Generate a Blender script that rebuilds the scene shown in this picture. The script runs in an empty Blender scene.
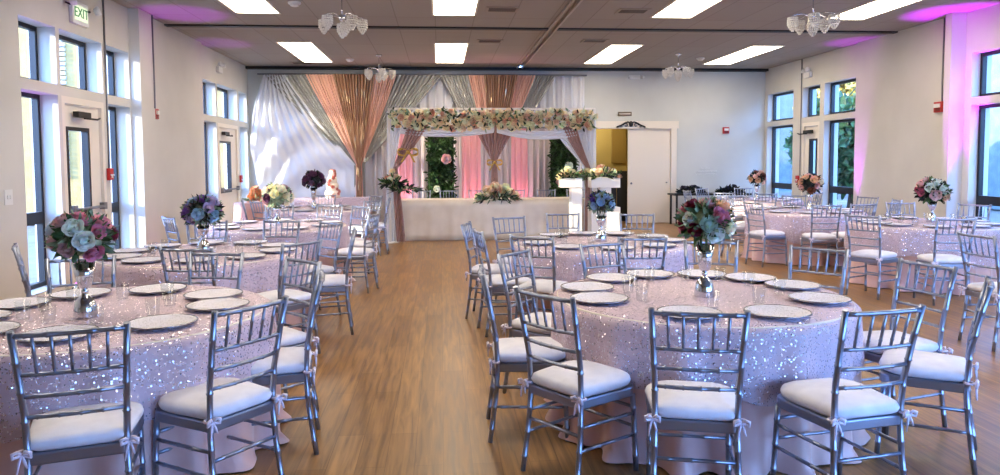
import bpy, bmesh, math, random
from mathutils import Vector, Matrix
random.seed(7)
S = bpy.context.scene
COL = S.collection
PI = math.pi
R = math.radians

# ------------------------------------------------------------------ materials
def lin(c):
    return tuple(((v/255)/12.92 if v/255 <= .04045 else ((v/255+.055)/1.055)**2.4) for v in c)
def mat(name, rgb, rough=.5, metal=0., **kw):
    m = bpy.data.materials.new(name); m.use_nodes = True
    b = m.node_tree.nodes['Principled BSDF']
    b.inputs['Base Color'].default_value = (*lin(rgb), 1)
    b.inputs['Roughness'].default_value = rough
    b.inputs['Metallic'].default_value = metal
    for k, v in kw.items():
        b.inputs[k.replace('_', ' ')].default_value = v
    return m
def nodes(m):
    nt = m.node_tree
    return nt, nt.nodes, nt.links, nt.nodes['Principled BSDF']
def noise_col(m, c1, c2, scale, stretch=(1, 1, 1), detail=4, bump=0., lo=.35, hi=.65):
    nt, N, L, b = nodes(m)
    tc = N.new('ShaderNodeTexCoord'); mp = N.new('ShaderNodeMapping'); mp.inputs['Scale'].default_value = stretch
    n = N.new('ShaderNodeTexNoise'); n.inputs['Scale'].default_value = scale; n.inputs['Detail'].default_value = detail
    r = N.new('ShaderNodeValToRGB'); r.color_ramp.elements[0].position = lo; r.color_ramp.elements[1].position = hi
    r.color_ramp.elements[0].color = (*lin(c1), 1); r.color_ramp.elements[1].color = (*lin(c2), 1)
    L.new(tc.outputs['Object'], mp.inputs['Vector']); L.new(mp.outputs[0], n.inputs['Vector'])
    L.new(n.outputs['Fac'], r.inputs[0]); L.new(r.outputs[0], b.inputs['Base Color'])
    if bump:
        bp = N.new('ShaderNodeBump'); bp.inputs['Strength'].default_value = bump; bp.inputs['Distance'].default_value = .01
        L.new(n.outputs['Fac'], bp.inputs['Height']); L.new(bp.outputs[0], b.inputs['Normal'])
    return m

M = {}
M['wall'] = noise_col(mat('painted wall', (204, 201, 192), .6), (201, 198, 189), (209, 206, 197), 1.2, bump=.05)
M['trim'] = mat('trim white', (226, 218, 204), .45)
M['silver'] = mat('silver paint', (150, 158, 178), .28, .85)
M['cushion'] = noise_col(mat('ivory cushion', (228, 228, 238), .75), (222, 222, 232), (236, 236, 244), 9, bump=.15)
M['ribbon'] = mat('ribbon', (232, 222, 238), .45)
M['blackframe'] = mat('black aluminium', (16, 18, 24), .4)
M['chrome'] = mat('chrome', (215, 218, 225), .08, 1.)
M['satin'] = noise_col(mat('blush satin', (214, 172, 166), .38, Sheen_Weight=.3), (204, 160, 154), (220, 182, 174), 3)
M['ivory_satin'] = noise_col(mat('ivory satin', (222, 208, 190), .4), (216, 202, 182), (228, 216, 198), 3)
M['white'] = mat('white laminate', (236, 232, 222), .4)
M['plastic'] = mat('white plastic', (225, 225, 220), .4)
M['red'] = mat('red plastic', (178, 36, 34), .4)
M['black'] = mat('black', (18, 17, 18), .5)
M['olive'] = mat('olive wall', (160, 140, 84), .8)
M['conduit'] = mat('conduit', (120, 122, 128), .4, .4)
M['wire'] = mat('arch white metal', (230, 226, 220), .4)
M['green'] = noise_col(mat('leaf green', (52, 84, 46), .55), (34, 62, 32), (86, 116, 66), 14)
M['paleleaf'] = noise_col(mat('sage leaf', (120, 146, 118), .6), (96, 128, 98), (158, 176, 146), 14)
M['darkleaf'] = mat('dark leaf', (24, 36, 32), .5)
M['bushleaf'] = noise_col(mat('bush leaf', (34, 66, 30), .6), (22, 46, 20), (58, 94, 44), 6)
M['autumn'] = noise_col(mat('autumn leaf', (190, 160, 70), .6), (120, 120, 50), (226, 190, 96), 3)
M['trunk'] = mat('bark', (82, 66, 50), .9)
M['stucco'] = noise_col(mat('stucco', (158, 130, 76), .9), (152, 124, 70), (166, 138, 84), 4)
M['louver'] = mat('white louver', (190, 192, 192), .6)
M['outwall'] = noise_col(mat('pale exterior', (104, 122, 126), .9), (96, 114, 118), (112, 130, 134), 3)
M['asphalt'] = noise_col(mat('ground', (110, 104, 94), .95), (100, 94, 86), (120, 114, 104), 2)
M['rim'] = mat('charger rim', (150, 150, 160), .25, .9)
M['bead'] = mat('crystal bead', (236, 232, 222), .12, .0, Coat_Weight=.6)
M['cake'] = mat('buttercream', (240, 230, 214), .6)
M['gold'] = mat('gold foil', (206, 168, 86), .28, .85)
M['sign'] = mat('sign brown', (110, 96, 78), .5)

def pane_mat(name='window glass', ior=1.25, tint=(.93, .97, 1, 1)):
    # thin architectural glazing: mostly see-through with a weak mirror
    m = bpy.data.materials.new(name); m.use_nodes = True
    nt = m.node_tree; N = nt.nodes; L = nt.links; N.clear()
    o = N.new('ShaderNodeOutputMaterial'); t = N.new('ShaderNodeBsdfTransparent'); g = N.new('ShaderNodeBsdfGlossy')
    t.inputs[0].default_value = tint; g.inputs['Roughness'].default_value = .02
    fr = N.new('ShaderNodeFresnel'); fr.inputs[0].default_value = ior
    ge = N.new('ShaderNodeNewGeometry'); inv = N.new('ShaderNodeMath'); inv.operation = 'SUBTRACT'; inv.inputs[0].default_value = 1
    mu = N.new('ShaderNodeMath'); mu.operation = 'MULTIPLY'
    L.new(ge.outputs['Backfacing'], inv.inputs[1]); L.new(inv.outputs[0], mu.inputs[0]); L.new(fr.outputs[0], mu.inputs[1])
    mx = N.new('ShaderNodeMixShader'); L.new(mu.outputs[0], mx.inputs[0]); L.new(t.outputs[0], mx.inputs[1]); L.new(g.outputs[0], mx.inputs[2])
    L.new(mx.outputs[0], o.inputs[0]); return m
M['pane'] = pane_mat()
M['glassware'] = pane_mat('clear drinking glass', 1.6, (.96, .97, .98, 1))
def emis(name, rgb, s):
    m = mat(name, rgb, .5); b = m.node_tree.nodes['Principled BSDF']
    b.inputs['Emission Color'].default_value = (*lin(rgb), 1); b.inputs['Emission Strength'].default_value = s
    return m
M['panel'] = emis('light diffuser', (255, 238, 212), 6.5)
M['exitglow'] = emis('exit face', (206, 226, 190), .5)
M['exitgreen'] = emis('exit letters', (40, 110, 60), .3)
M['magenta'] = emis('magenta lens', (220, 40, 255), 6.)
M['cut_crystal'] = mat('cut crystal', (226, 222, 212), .12, .1)  # plain pale glossy crystal, no emission

def floor_mat():
    m = mat('wood plank floor', (120, 88, 56), .32); nt, N, L, b = nodes(m)
    tc = N.new('ShaderNodeTexCoord'); mp = N.new('ShaderNodeMapping'); mp.inputs['Rotation'].default_value = (0, 0, PI/2)
    br = N.new('ShaderNodeTexBrick'); br.inputs['Scale'].default_value = 1.; br.inputs['Brick Width'].default_value = 1.22
    br.inputs['Row Height'].default_value = .15; br.inputs['Mortar Size'].default_value = .0022; br.inputs['Mortar Smooth'].default_value = .4
    br.inputs['Color1'].default_value = (*lin((164, 126, 80)), 1); br.inputs['Color2'].default_value = (*lin((144, 108, 66)), 1)
    br.inputs['Mortar'].default_value = (*lin((122, 90, 56)), 1); br.offset = .37
    mp2 = N.new('ShaderNodeMapping'); mp2.inputs['Scale'].default_value = (14, .9, 1)
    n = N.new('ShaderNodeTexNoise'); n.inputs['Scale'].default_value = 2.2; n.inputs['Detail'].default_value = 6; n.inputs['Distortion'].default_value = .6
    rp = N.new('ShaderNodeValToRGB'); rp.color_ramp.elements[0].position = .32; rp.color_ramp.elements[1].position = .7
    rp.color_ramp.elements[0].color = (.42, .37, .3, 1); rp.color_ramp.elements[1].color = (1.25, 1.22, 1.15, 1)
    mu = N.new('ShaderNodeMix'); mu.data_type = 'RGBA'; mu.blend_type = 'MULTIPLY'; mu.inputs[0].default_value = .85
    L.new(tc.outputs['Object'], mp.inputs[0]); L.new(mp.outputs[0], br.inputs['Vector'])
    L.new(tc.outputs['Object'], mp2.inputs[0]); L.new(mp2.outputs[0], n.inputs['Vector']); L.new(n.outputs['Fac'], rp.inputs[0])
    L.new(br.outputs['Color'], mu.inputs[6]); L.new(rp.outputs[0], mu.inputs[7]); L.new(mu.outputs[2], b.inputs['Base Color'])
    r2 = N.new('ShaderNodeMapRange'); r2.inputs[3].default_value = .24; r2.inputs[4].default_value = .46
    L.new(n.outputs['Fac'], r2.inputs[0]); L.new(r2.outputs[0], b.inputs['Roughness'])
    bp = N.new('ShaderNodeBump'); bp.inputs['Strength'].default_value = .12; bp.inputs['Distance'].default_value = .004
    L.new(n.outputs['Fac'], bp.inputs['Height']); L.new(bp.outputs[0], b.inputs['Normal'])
    return m
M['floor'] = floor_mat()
def ceil_mat():
    m = mat('acoustic tile', (150, 136, 120), .9); nt, N, L, b = nodes(m)
    tc = N.new('ShaderNodeTexCoord'); br = N.new('ShaderNodeTexBrick'); br.offset = 0
    mp = N.new('ShaderNodeMapping'); mp.inputs['Location'].default_value = (.06, .55, 0)
    br.inputs['Scale'].default_value = 1.; br.inputs['Brick Width'].default_value = .61; br.inputs['Row Height'].default_value = 1.33
    br.inputs['Mortar Size'].default_value = .009; br.inputs['Mortar Smooth'].default_value = .2
    br.inputs['Color1'].default_value = (*lin((160, 154, 144)), 1); br.inputs['Color2'].default_value = (*lin((156, 150, 140)), 1)
    br.inputs['Mortar'].default_value = (*lin((138, 132, 122)), 1)
    L.new(tc.outputs['Object'], mp.inputs[0]); L.new(mp.outputs[0], br.inputs['Vector']); L.new(br.outputs['Color'], b.inputs['Base Color'])
    return m
M['ceiling'] = ceil_mat()
def sequin_mat(name, base, dot, scale, metal=.85, frac=.45, stretch=(1, 1, 1)):
    m = mat(name, base, .45); nt, N, L, b = nodes(m)
    tc = N.new('ShaderNodeTexCoord'); mp = N.new('ShaderNodeMapping'); mp.inputs['Scale'].default_value = stretch
    v = N.new('ShaderNodeTexVoronoi'); v.inputs['Scale'].default_value = scale
    sep = N.new('ShaderNodeSeparateColor'); gt = N.new('ShaderNodeMath'); gt.operation = 'GREATER_THAN'; gt.inputs[1].default_value = 1-frac
    lt = N.new('ShaderNodeMath'); lt.operation = 'LESS_THAN'; lt.inputs[1].default_value = .42
    mul = N.new('ShaderNodeMath'); mul.operation = 'MULTIPLY'
    mx = N.new('ShaderNodeMix'); mx.data_type = 'RGBA'
    mx.inputs[6].default_value = (*lin(base), 1); mx.inputs[7].default_value = (*lin(dot), 1)
    mm = N.new('ShaderNodeMath'); mm.operation = 'MULTIPLY'; mm.inputs[1].default_value = metal
    mr = N.new('ShaderNodeMapRange'); mr.inputs[3].default_value = .5; mr.inputs[4].default_value = .16
    L.new(tc.outputs['Object'], mp.inputs[0]); L.new(mp.outputs[0], v.inputs['Vector'])
    L.new(v.outputs['Color'], sep.inputs[0]); L.new(sep.outputs[0], gt.inputs[0]); L.new(v.outputs['Distance'], lt.inputs[0])
    L.new(gt.outputs[0], mul.inputs[0]); L.new(lt.outputs[0], mul.inputs[1]); L.new(mul.outputs[0], mx.inputs[0]); L.new(mx.outputs[2], b.inputs['Base Color'])
    L.new(mul.outputs[0], mm.inputs[0]); L.new(mm.outputs[0], b.inputs['Metallic'])
    L.new(mul.outputs[0], mr.inputs[0]); L.new(mr.outputs[0], b.inputs['Roughness'])
    # every sequin lies at its own tilt
    sub = N.new('ShaderNodeVectorMath'); sub.operation = 'SUBTRACT'; sub.inputs[1].default_value = (.5, .5, .5)
    sc = N.new('ShaderNodeVectorMath'); sc.operation = 'SCALE'; sc.inputs['Scale'].default_value = 1.1
    sc2 = N.new('ShaderNodeVectorMath'); sc2.operation = 'SCALE'
    ge = N.new('ShaderNodeNewGeometry'); ad = N.new('ShaderNodeVectorMath'); nm = N.new('ShaderNodeVectorMath'); nm.operation = 'NORMALIZE'
    L.new(v.outputs['Color'], sub.inputs[0]); L.new(sub.outputs[0], sc.inputs[0]); L.new(sc.outputs[0], sc2.inputs[0]); L.new(mul.outputs[0], sc2.inputs['Scale'])
    L.new(sc2.outputs[0], ad.inputs[0]); L.new(ge.outputs['Normal'], ad.inputs[1]); L.new(ad.outputs[0], nm.inputs[0]); L.new(nm.outputs[0], b.inputs['Normal'])
    return m
M['sequin'] = sequin_mat('sequin mesh overlay', (200, 178, 190), (230, 230, 242), 105, .75, frac=.42)
M['seq_silver'] = sequin_mat('silver sequin drape', (152, 152, 148), (236, 238, 234), 34, .45, .42, (1, 1, .12))
M['seq_gold'] = sequin_mat('rose gold sequin drape', (146, 106, 80), (240, 214, 176), 30, .5, .42, (1, 1, .12))
M['plate'] = sequin_mat('glittered charger', (212, 210, 222), (240, 240, 246), 160, .4, .35)
def cloth(name, rgb, trans=.25):
    m = bpy.data.materials.new(name); m.use_nodes = True; nt, N, L, b = nodes(m)
    b.inputs['Base Color'].default_value = (*lin(rgb), 1); b.inputs['Roughness'].default_value = .8
    o = N['Material Output']; t = N.new('ShaderNodeBsdfTranslucent'); t.inputs[0].default_value = (*lin(rgb), 1)
    mx = N.new('ShaderNodeMixShader'); mx.inputs[0].default_value = trans
    L.new(b.outputs[0], mx.inputs[1]); L.new(t.outputs[0], mx.inputs[2]); L.new(mx.outputs[0], o.inputs[0]); return m
M['drape_white'] = cloth('white chiffon', (226, 228, 234))
M['drape_peach'] = cloth('peach chiffon', (236, 190, 172))
M['drape_pink'] = cloth('pink chiffon', (244, 184, 192))
M['drape_grey'] = cloth('pearl chiffon', (206, 198, 200))
M['drape_silver'] = M['seq_silver']; M['drape_gold'] = M['seq_gold']
M['drape_rose'] = sequin_mat('dusty rose sequin drape', (168, 128, 118), (214, 184, 172), 46, .5, .4, (1, 1, .2))

# ------------------------------------------------------------------ mesh helpers
def box(bm, x0, x1, y0, y1, z0, z1, mi=0):
    vs = [bm.verts.new((x, y, z)) for z in (z0, z1) for y in (y0, y1) for x in (x0, x1)]
    for f in ((0, 2, 3, 1), (4, 5, 7, 6), (0, 1, 5, 4), (2, 6, 7, 3), (0, 4, 6, 2), (1, 3, 7, 5)):
        bm.faces.new([vs[i] for i in f]).material_index = mi
def frame_of(d):
    d = d.normalized(); a = Vector((0, 0, 1)) if abs(d.z) < .9 else Vector((1, 0, 0))
    u = d.cross(a).normalized(); return u, d.cross(u).normalized()
def tube(bm, pts, rad, n=8, closed=False, mi=0):
    pts = [Vector(p) for p in pts]
    if not hasattr(rad, '__len__'): rad = [rad]*len(pts)
    rings = []
    k = len(pts); u0, v0 = frame_of(pts[1]-pts[0])
    for i, p in enumerate(pts):
        if closed: d = pts[(i+1) % k]-pts[i-1]
        else: d = pts[min(i+1, k-1)]-pts[max(i-1, 0)]
        d.normalize(); u = (u0-d*u0.dot(d)).normalized(); v = d.cross(u); u0 = u
        rings.append([bm.verts.new(p+(u*math.cos(2*PI*j/n)+v*math.sin(2*PI*j/n))*rad[i]) for j in range(n)])
    m = k if closed else k-1
    for i in range(m):
        a, b = rings[i], rings[(i+1) % k]
        for j in range(n):
            f = bm.faces.new((a[j], a[(j+1) % n], b[(j+1) % n], b[j])); f.smooth = True; f.material_index = mi
    if not closed:
        bm.faces.new(rings[0][::-1]).material_index = mi; bm.faces.new(rings[-1]).material_index = mi
def bamboo(bm, pts, r, step=.11, n=8):
    """a rod with the ring nodes of turned bamboo"""
    P = [Vector(p) for p in pts]; out = []; rad = []
    L = [0]
    for a, b in zip(P, P[1:]): L.append(L[-1]+(b-a).length)
    tot = L[-1]; marks = [0, tot]+L[1:-1]; s = step*.6; rings = set()
    while s < tot-.02:
        for d, k in ((-.006, 1), (0, 1.28), (.006, 1)): rings.add((s+d, k))
        s += step
    for m_ in marks: rings.add((m_, 1))
    for s, k in sorted(rings):
        s = min(max(s, 0), tot); i = 0
        while i < len(L)-2 and s > L[i+1]: i += 1
        t = (s-L[i])/max(L[i+1]-L[i], 1e-6); p = P[i].lerp(P[i+1], t)
        if out and (p-out[-1]).length < .002: continue
        out.append(p); rad.append(r*k)
    tube(bm, out, rad, n)
def lathe(bm, prof, n=24, c=(0, 0, 0), mi=0, cap=True):
    rings = []
    for r, z in prof: rings.append([bm.verts.new((c[0]+r*math.cos(2*PI*j/n), c[1]+r*math.sin(2*PI*j/n), c[2]+z)) for j in range(n)])
    for a, b in zip(rings, rings[1:]):
        for j in range(n):
            f = bm.faces.new((a[j], a[(j+1) % n], b[(j+1) % n], b[j])); f.smooth = True; f.material_index = mi
    if cap:
        bm.faces.new(rings[0][::-1]).material_index = mi; bm.faces.new(rings[-1]).material_index = mi
def ball(bm, c, r, seg=10, rings=6, sc=(1, 1, 1), mi=0):
    mt = Matrix.Translation(c) @ Matrix.Diagonal((*sc, 1))
    res = bmesh.ops.create_uvsphere(bm, u_segments=seg, v_segments=rings, radius=r, matrix=mt)
    for v in res['verts']:
        for f in v.link_faces: f.smooth = True; f.material_index = mi
def grid(bm, fn, nu, nv, mi=0, wrap=False):
    V = [[bm.verts.new(fn(i/nu, j/nv)) for j in range(nv+1)] for i in range(nu if wrap else nu+1)]
    for i in range(nu):
        for j in range(nv):
            a = V[i]; b = V[(i+1) % len(V)] if wrap else V[i+1]
            f = bm.faces.new((a[j], b[j], b[j+1], a[j+1])); f.smooth = True; f.material_index = mi
    return V
def obj(name, bm, m, parent=None, normals=True):
    if normals: bmesh.ops.recalc_face_normals(bm, faces=bm.faces)
    me = bpy.data.meshes.new(name); bm.to_mesh(me); bm.free()
    ms = m if isinstance(m, (list, tuple)) else [m]
    for k in ms: me.materials.append(M[k] if isinstance(k, str) else k)
    o = bpy.data.objects.new(name, me); COL.objects.link(o)
    if parent: o.parent = parent
    return o
def tag(o, label, cat, group=None, kind=None):
    o['label'] = label; o['category'] = cat
    if group: o['group'] = group
    if kind: o['kind'] = kind
    return o
def thing(name, label, cat, loc=(0, 0, 0), rz=0, group=None):
    o = bpy.data.objects.new(name, None); o.empty_display_size = .1; COL.objects.link(o)
    o.location = loc; o.rotation_euler = (0, 0, rz); return tag(o, label, cat, group)
def struct(name, bm, m, label=None, parent=None):
    o = obj(name, bm, m, parent)
    if not parent: o['kind'] = 'structure'
    if label: o['label'] = label
    return o
def dup(o, parent=None):
    c = o.copy(); COL.objects.link(c)
    if parent: c.parent = parent
    for ch in list(o.children): dup(ch, c)
    return c
def B(): return bmesh.new()
def solidify(o, t):
    m = o.modifiers.new('thickness', 'SOLIDIFY'); m.thickness = t; m.offset = 0
def bevel(o, w, s=2):
    m = o.modifiers.new('bevel', 'BEVEL'); m.width = w; m.segments = s; m.limit_method = 'ANGLE'

# ------------------------------------------------------------------ room shell
XL, XR, YF, YB, ZC = -4.5, 8.1, 17.5, -1.9, 3.81
TH = .32
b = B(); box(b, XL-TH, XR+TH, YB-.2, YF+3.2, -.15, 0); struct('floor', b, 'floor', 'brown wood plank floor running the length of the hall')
# ceiling with the two track slots left open
b = B()
ys = [(YB-.2, 1.6), (1.68, 6.9), (6.98, 12.22), (12.30, YF+.2)]
for y0, y1 in ys:
    for x0, x1 in ((XL-TH, 1.84), (1.99, XR+TH)): box(b, x0, x1, y0, y1, ZC, ZC+.15)
struct('ceiling', b, 'ceiling', 'taupe suspended tile ceiling')
b = B()
for y in (1.64, 6.94, 12.26):
    for x0, x1 in ((XL, 1.84), (1.99, XR)): box(b, x0, x1, y-.07, y+.07, ZC-.025, ZC+.1)
box(b, XL, XR, 17.33, 17.5, ZC-.06, ZC-.001)
struct('trim_1', b, 'black', 'dark slots across the ceiling')
b = B()
box(b, 1.84, 1.875, YB, 17.3, ZC-.03, ZC+.1); box(b, 1.955, 1.99, YB, 17.3, ZC-.03, ZC+.1); box(b, 1.875, 1.955, YB, 17.3, ZC+.03, ZC+.1)
struct('trim_2', b, mat('track metal', (176, 166, 154), .4, .4), 'ceiling track running the length of the hall')

Z_T0, Z_T1, Z_L1 = 2.50, 3.17, 2.38     # transom bottom/top, lower light top
def wall_with(side, blocks, plain):
    X = XL if side == 'left' else XR; s = -1 if side == 'left' else 1
    x0, x1 = (X-TH, X) if s < 0 else (X, X+TH)
    bm = B()
    for y0, y1 in plain: box(bm, x0, x1, y0, y1, 0, ZC)
    for blk in blocks:
        cols = blk; ya, yb = cols[0][0], cols[-1][1]
        box(bm, x0, x1, ya, yb, Z_T1, ZC)
        for i, (c0, c1, kind) in enumerate(cols):
            box(bm, x0, x1, c0, c1, Z_L1, Z_T0)
            if i+1 < len(cols): box(bm, x0, x1, c1, cols[i+1][0], 0, Z_T1)
            if kind == 'w': box(bm, x0, x1, c0, c1, 0, .12)
    return bm
LB = [[(8.22, 8.97, 'w'), (9.05, 10.13, 'd'), (10.26, 10.97, 'w')],
      [(14.2, 15.02, 'w'), (15.12, 16.56, 'd'), (16.7, 17.36, 'w')]]
LB0 = [[(-1.2, 0.1, 'w'), (.25, 1.6, 'w'), (1.75, 3.1, 'w')]]
RB = [[(7.0, 8.1, 'w'), (8.25, 9.1, 'd'), (9.25, 10.46, 'w')],
      [(13.5, 14.7, 'w'), (14.88, 15.62, 'd'), (16.05, 17.36, 'w')]]
RB0 = [[(-1.2, .3, 'w'), (.45, 1.75, 'w'), (1.9, 3.2, 'w'), (3.35, 4.65, 'w')], ]
struct('wall_left', wall_with('left', LB, [(YB, 8.22), (10.97, 14.2), (17.36, YF)]), 'wall', 'left white wall with deep window recesses')
struct('wall_right', wall_with('right', RB+RB0, [(YB, -1.2), (4.65, 7.0), (10.46, 13.5), (17.36, YF)]), 'wall', 'right white wall with deep window recesses')
wn = [0]; dn = [0]
def glazing(side, blocks):
    s = -1 if side == 'left' else 1
    X = (XL if s < 0 else XR)+s*.24
    for cols in blocks:
        for c0, c1, kind in cols:
            X = (XL-.24 if s < 0 else XR+.17)
            for (z0, z1, low) in ((Z_T0, Z_T1, 0), (.12 if kind == 'w' else 0, Z_L1, 1)):
                if low and kind == 'd':
                    dn[0] += 1; X = (XL if s < 0 else XR)+s*.07
                    bm = B(); xa, xb = sorted((X-s*.03, X+s*.03)); 
                    # white casing and a narrow-light door leaf
                    for (p, q, r, t) in ((c0, c0+.07, 0, z1), (c1-.07, c1, 0, z1), (c0+.07, c1-.07, z1-.08, z1)):
                        box(bm, min(XL if s < 0 else XR, X+s*.05), max(XL if s < 0 else XR, X+s*.05), p, q, r, t)
                    a0, a1 = c0+.09, c1-.09; st = .2
                    g0, g1 = a0+.05, a1-.3*(a1-a0)
                    a0, a1 = c0+.075, c1-.075
                    for (p, q, r, t) in ((a0, g0, .01, z1-.09), (g1, a1, .01, z1-.09), (g0, g1, .01, .93), (g0, g1, 2.02, z1-.09)):
                        box(bm, xa, xb, p, q, r, t)
                    d = struct('door_%d' % dn[0], bm, 'trim', ('left' if s < 0 else 'right')+' side white exit door with tall glass light')
                    bm = B()
                    for (p, q, r, t) in ((g0, g0+.045, .93, 2.02), (g1-.045, g1, .93, 2.02), (g0+.045, g1-.045, .93, .98), (g0+.045, g1-.045, 1.975, 2.02)):
                        box(bm, xa-.012, xb+.012, p, q, r, t)
                    struct('glass_frame', bm, 'blackframe', None, d)
                    bm = B(); box(bm, X-.004, X+.004, g0+.045, g1-.045, .98, 1.975); struct('glass', bm, 'pane', None, d)
                    bm = B(); xi = X-s*.06; box(bm, min(xi, xi-s*.07), max(xi, xi-s*.07), a0+.2, a0+.52, 2.14, 2.21)
                    tube(bm, [(xi-s*.04, a0+.4, 2.135), (xi-s*.1, a0+.62, 2.13), (xi-s*.02, a0+.86, 2.16)], .012)
                    struct('door_closer', bm, 'black', None, d)
                    bm = B(); tube(bm, [(xi-s*.05, a0+.08, 1.0), (xi-s*.05, a1-.08, 1.0)], .018); box(bm, min(xi, xi-s*.06), max(xi, xi-s*.06), a0+.03, a0+.12, .96, 1.05); box(bm, min(xi, xi-s*.06), max(xi, xi-s*.06), a1-.12, a1-.03, .96, 1.05)
                    struct('push_bar', bm, 'conduit', None, d)
                    continue
                wn[0] += 1; bm = B(); f = .05
                xa, xb = X-.035, X+.035
                box(bm, xa, xb, c0, c0+f, z0, z1); box(bm, xa, xb, c1-f, c1, z0, z1); box(bm, xa, xb, c0+f, c1-f, z0, z0+f); box(bm, xa, xb, c0+f, c1-f, z1-f, z1)
                if low: box(bm, xa, xb, c0+f, c1-f, .86, 1.0)
                w = struct('window_%d' % wn[0], bm, 'blackframe', ('left' if s < 0 else 'right')+' wall black framed '+('tall window' if low else 'transom window'))
                bm = B(); box(bm, X-.004, X+.004, c0+f, c1-f, z0+f, z1-f); struct('glass', bm, 'pane', None, w)
glazing('left', LB); glazing('right', RB+RB0)
# pilasters and thickened solid bays
b = B(); box(b, XL, XL+.15, 10.99, 11.5, 0, ZC); box(b, XL, XL+.07, 11.5, 14.02, 0, ZC); struct('trim_3', b, 'wall', 'left wall pilaster and solid bay')
b = B(); box(b, XR-.24, XR, 10.6, 10.74, 0, ZC); box(b, XR-.06, XR, 10.74, 13.45, 0, ZC); struct('trim_4', b, 'wall', 'right wall pilaster and solid bay')
b = B(); box(b, XL-TH, XR+TH, YB-.2, YB, 3.1, ZC); box(b, XL-TH, XR+TH, YB-.2, YB, 0, .12)
for x0, x1 in ((XL-TH, 2.4), (7.8, XR+TH)): box(b, x0, x1, YB-.2, YB, .12, 3.1)
struct('wall_back', b, 'wall', 'unseen wall behind the camera, opening added for sky light')
for k, (x0, x1) in enumerate(((2.4, 7.8),)):  # unseen glazed opening, added to let blue sky light fill the room
    b = B(); n = 4; f = .05; ya, yb = YB-.14, YB-.06
    box(b, x0, x1, ya, yb, .12, .17); box(b, x0, x1, ya, yb, 3.05, 3.1); box(b, x0, x1, ya+.01, yb-.01, 2.38, 2.44)
    for i in range(n+1): xx = x0+(x1-x0-f)*i/n; box(b, xx, xx+f, ya, yb, .17, 3.05)
    w_ = struct('window_%d' % (40+k), b, 'blackframe', 'unseen glazing added behind the camera for sky light')
    b = B(); box(b, x0+f, x1-f, YB-.104, YB-.096, .17, 3.05); struct('glass', b, 'pane', None, w_)
# far wall with door opening
b = B()
DX0, DX1, DM, DZ = 3.72, 5.70, 4.62, 2.35
box(b, XL-TH, DX0, YF, YF+.15, 0, ZC); box(b, DX1, XR+TH, YF, YF+.15, 0, ZC); box(b, DX0, DX1, YF, YF+.15, DZ, ZC)
M['wall_far'] = noise_col(mat('painted far wall', (196, 198, 192), .6), (193, 195, 189), (200, 202, 196), 1.2, bump=.05)
struct('wall_far', b, 'wall_far', 'far wall behind the stage drapes')
b = B()
box(b, DX0-.14, DX0, YF-.035, YF, 0, DZ); box(b, DX1, DX1+.14, YF-.035, YF, 0, DZ); box(b, DX0-.18, DX1+.18, YF-.05, YF, DZ, DZ+.18)
struct('trim_5', b, 'trim', 'white casing around the far double doorway')
b = B(); box(b, DM, DX1, YF+.02, YF+.07, .01, DZ)
d = struct('door_9', b, 'trim', 'plain white door leaf closed in the far wall'); bevel(d, .004)
b = B(); box(b, DX1-.12, DX1-.09, YF-.02, YF+.02, 1.0, 1.03); ball(b, (DM+.08, YF-.02, 1.0), .028); struct('door_handle', b, 'conduit', None, d)
b = B()
box(b, 2.9, 6.2, YF+2.9, YF+3.0, 0, ZC); box(b, 2.8, 2.9, YF+.15, YF+3, 0, ZC); box(b, 6.2, 6.3, YF+.15, YF+3, 0, ZC); box(b, 2.8, 6.3, YF+.15, YF+3, 2.9, 3.0)
struct('wall_room_beyond', b, 'olive', 'olive walls of the room beyond the doorway')
b = B(); box(b, XL, DX0-.14, YF-.015, YF, 0, .1); box(b, DX1+.14, XR, YF-.015, YF, 0, .1); struct('baseboard_far', b, 'trim')
b = B(); box(b, XL+.07, XL+.085, 11.5, 14.02, 0, .1); box(b, XL, XL+.015, 3.1, 8.2, 0, .1); struct('baseboard_left', b, 'trim')
b = B(); box(b, XR-.075, XR-.06, 10.95, 13.45, 0, .1); box(b, XR-.015, XR, 3.2, 7.0, 0, .1); struct('baseboard_right', b, 'trim')

# ------------------------------------------------------------------ ceiling fittings
PX = [(-2.7, 'left'), (.23, 'centre left'), (3.63, 'centre right'), (6.46, 'right')]
PY = [(15.2, 'far'), (9.85, 'near'), (4.6, 'added unseen')]  # last row is out of view, added for warm light from above
pan = None
for py, yn in PY:
    for px, xn in PX:
        lab = 'rectangular fluorescent ceiling panel, %s row, %s column' % (yn, xn)
        if pan is None:
            pan = thing('ceiling_light', lab, 'ceiling light', (px, py, ZC), 0, 'fluorescent ceiling panels')
            for y0, y1 in ((-1.33, -.02), (.02, 1.33)):
                b = B(); box(b, -.305, .305, y0, y1, -.008, -.002); obj('diffuser', b, 'panel', pan)
            b = B()
            for q in ((-.335, -.305, -1.36, 1.36), (.305, .335, -1.36, 1.36), (-.305, .305, -1.36, -1.33), (-.305, .305, 1.33, 1.36), (-.305, .305, -.02, .02)): box(b, *q, -.012, 0)
            obj('frame', b, 'trim', pan)
            continue
        p = dup(pan); p.location = (px, py, ZC); p['label'] = lab
vent = None
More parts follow.
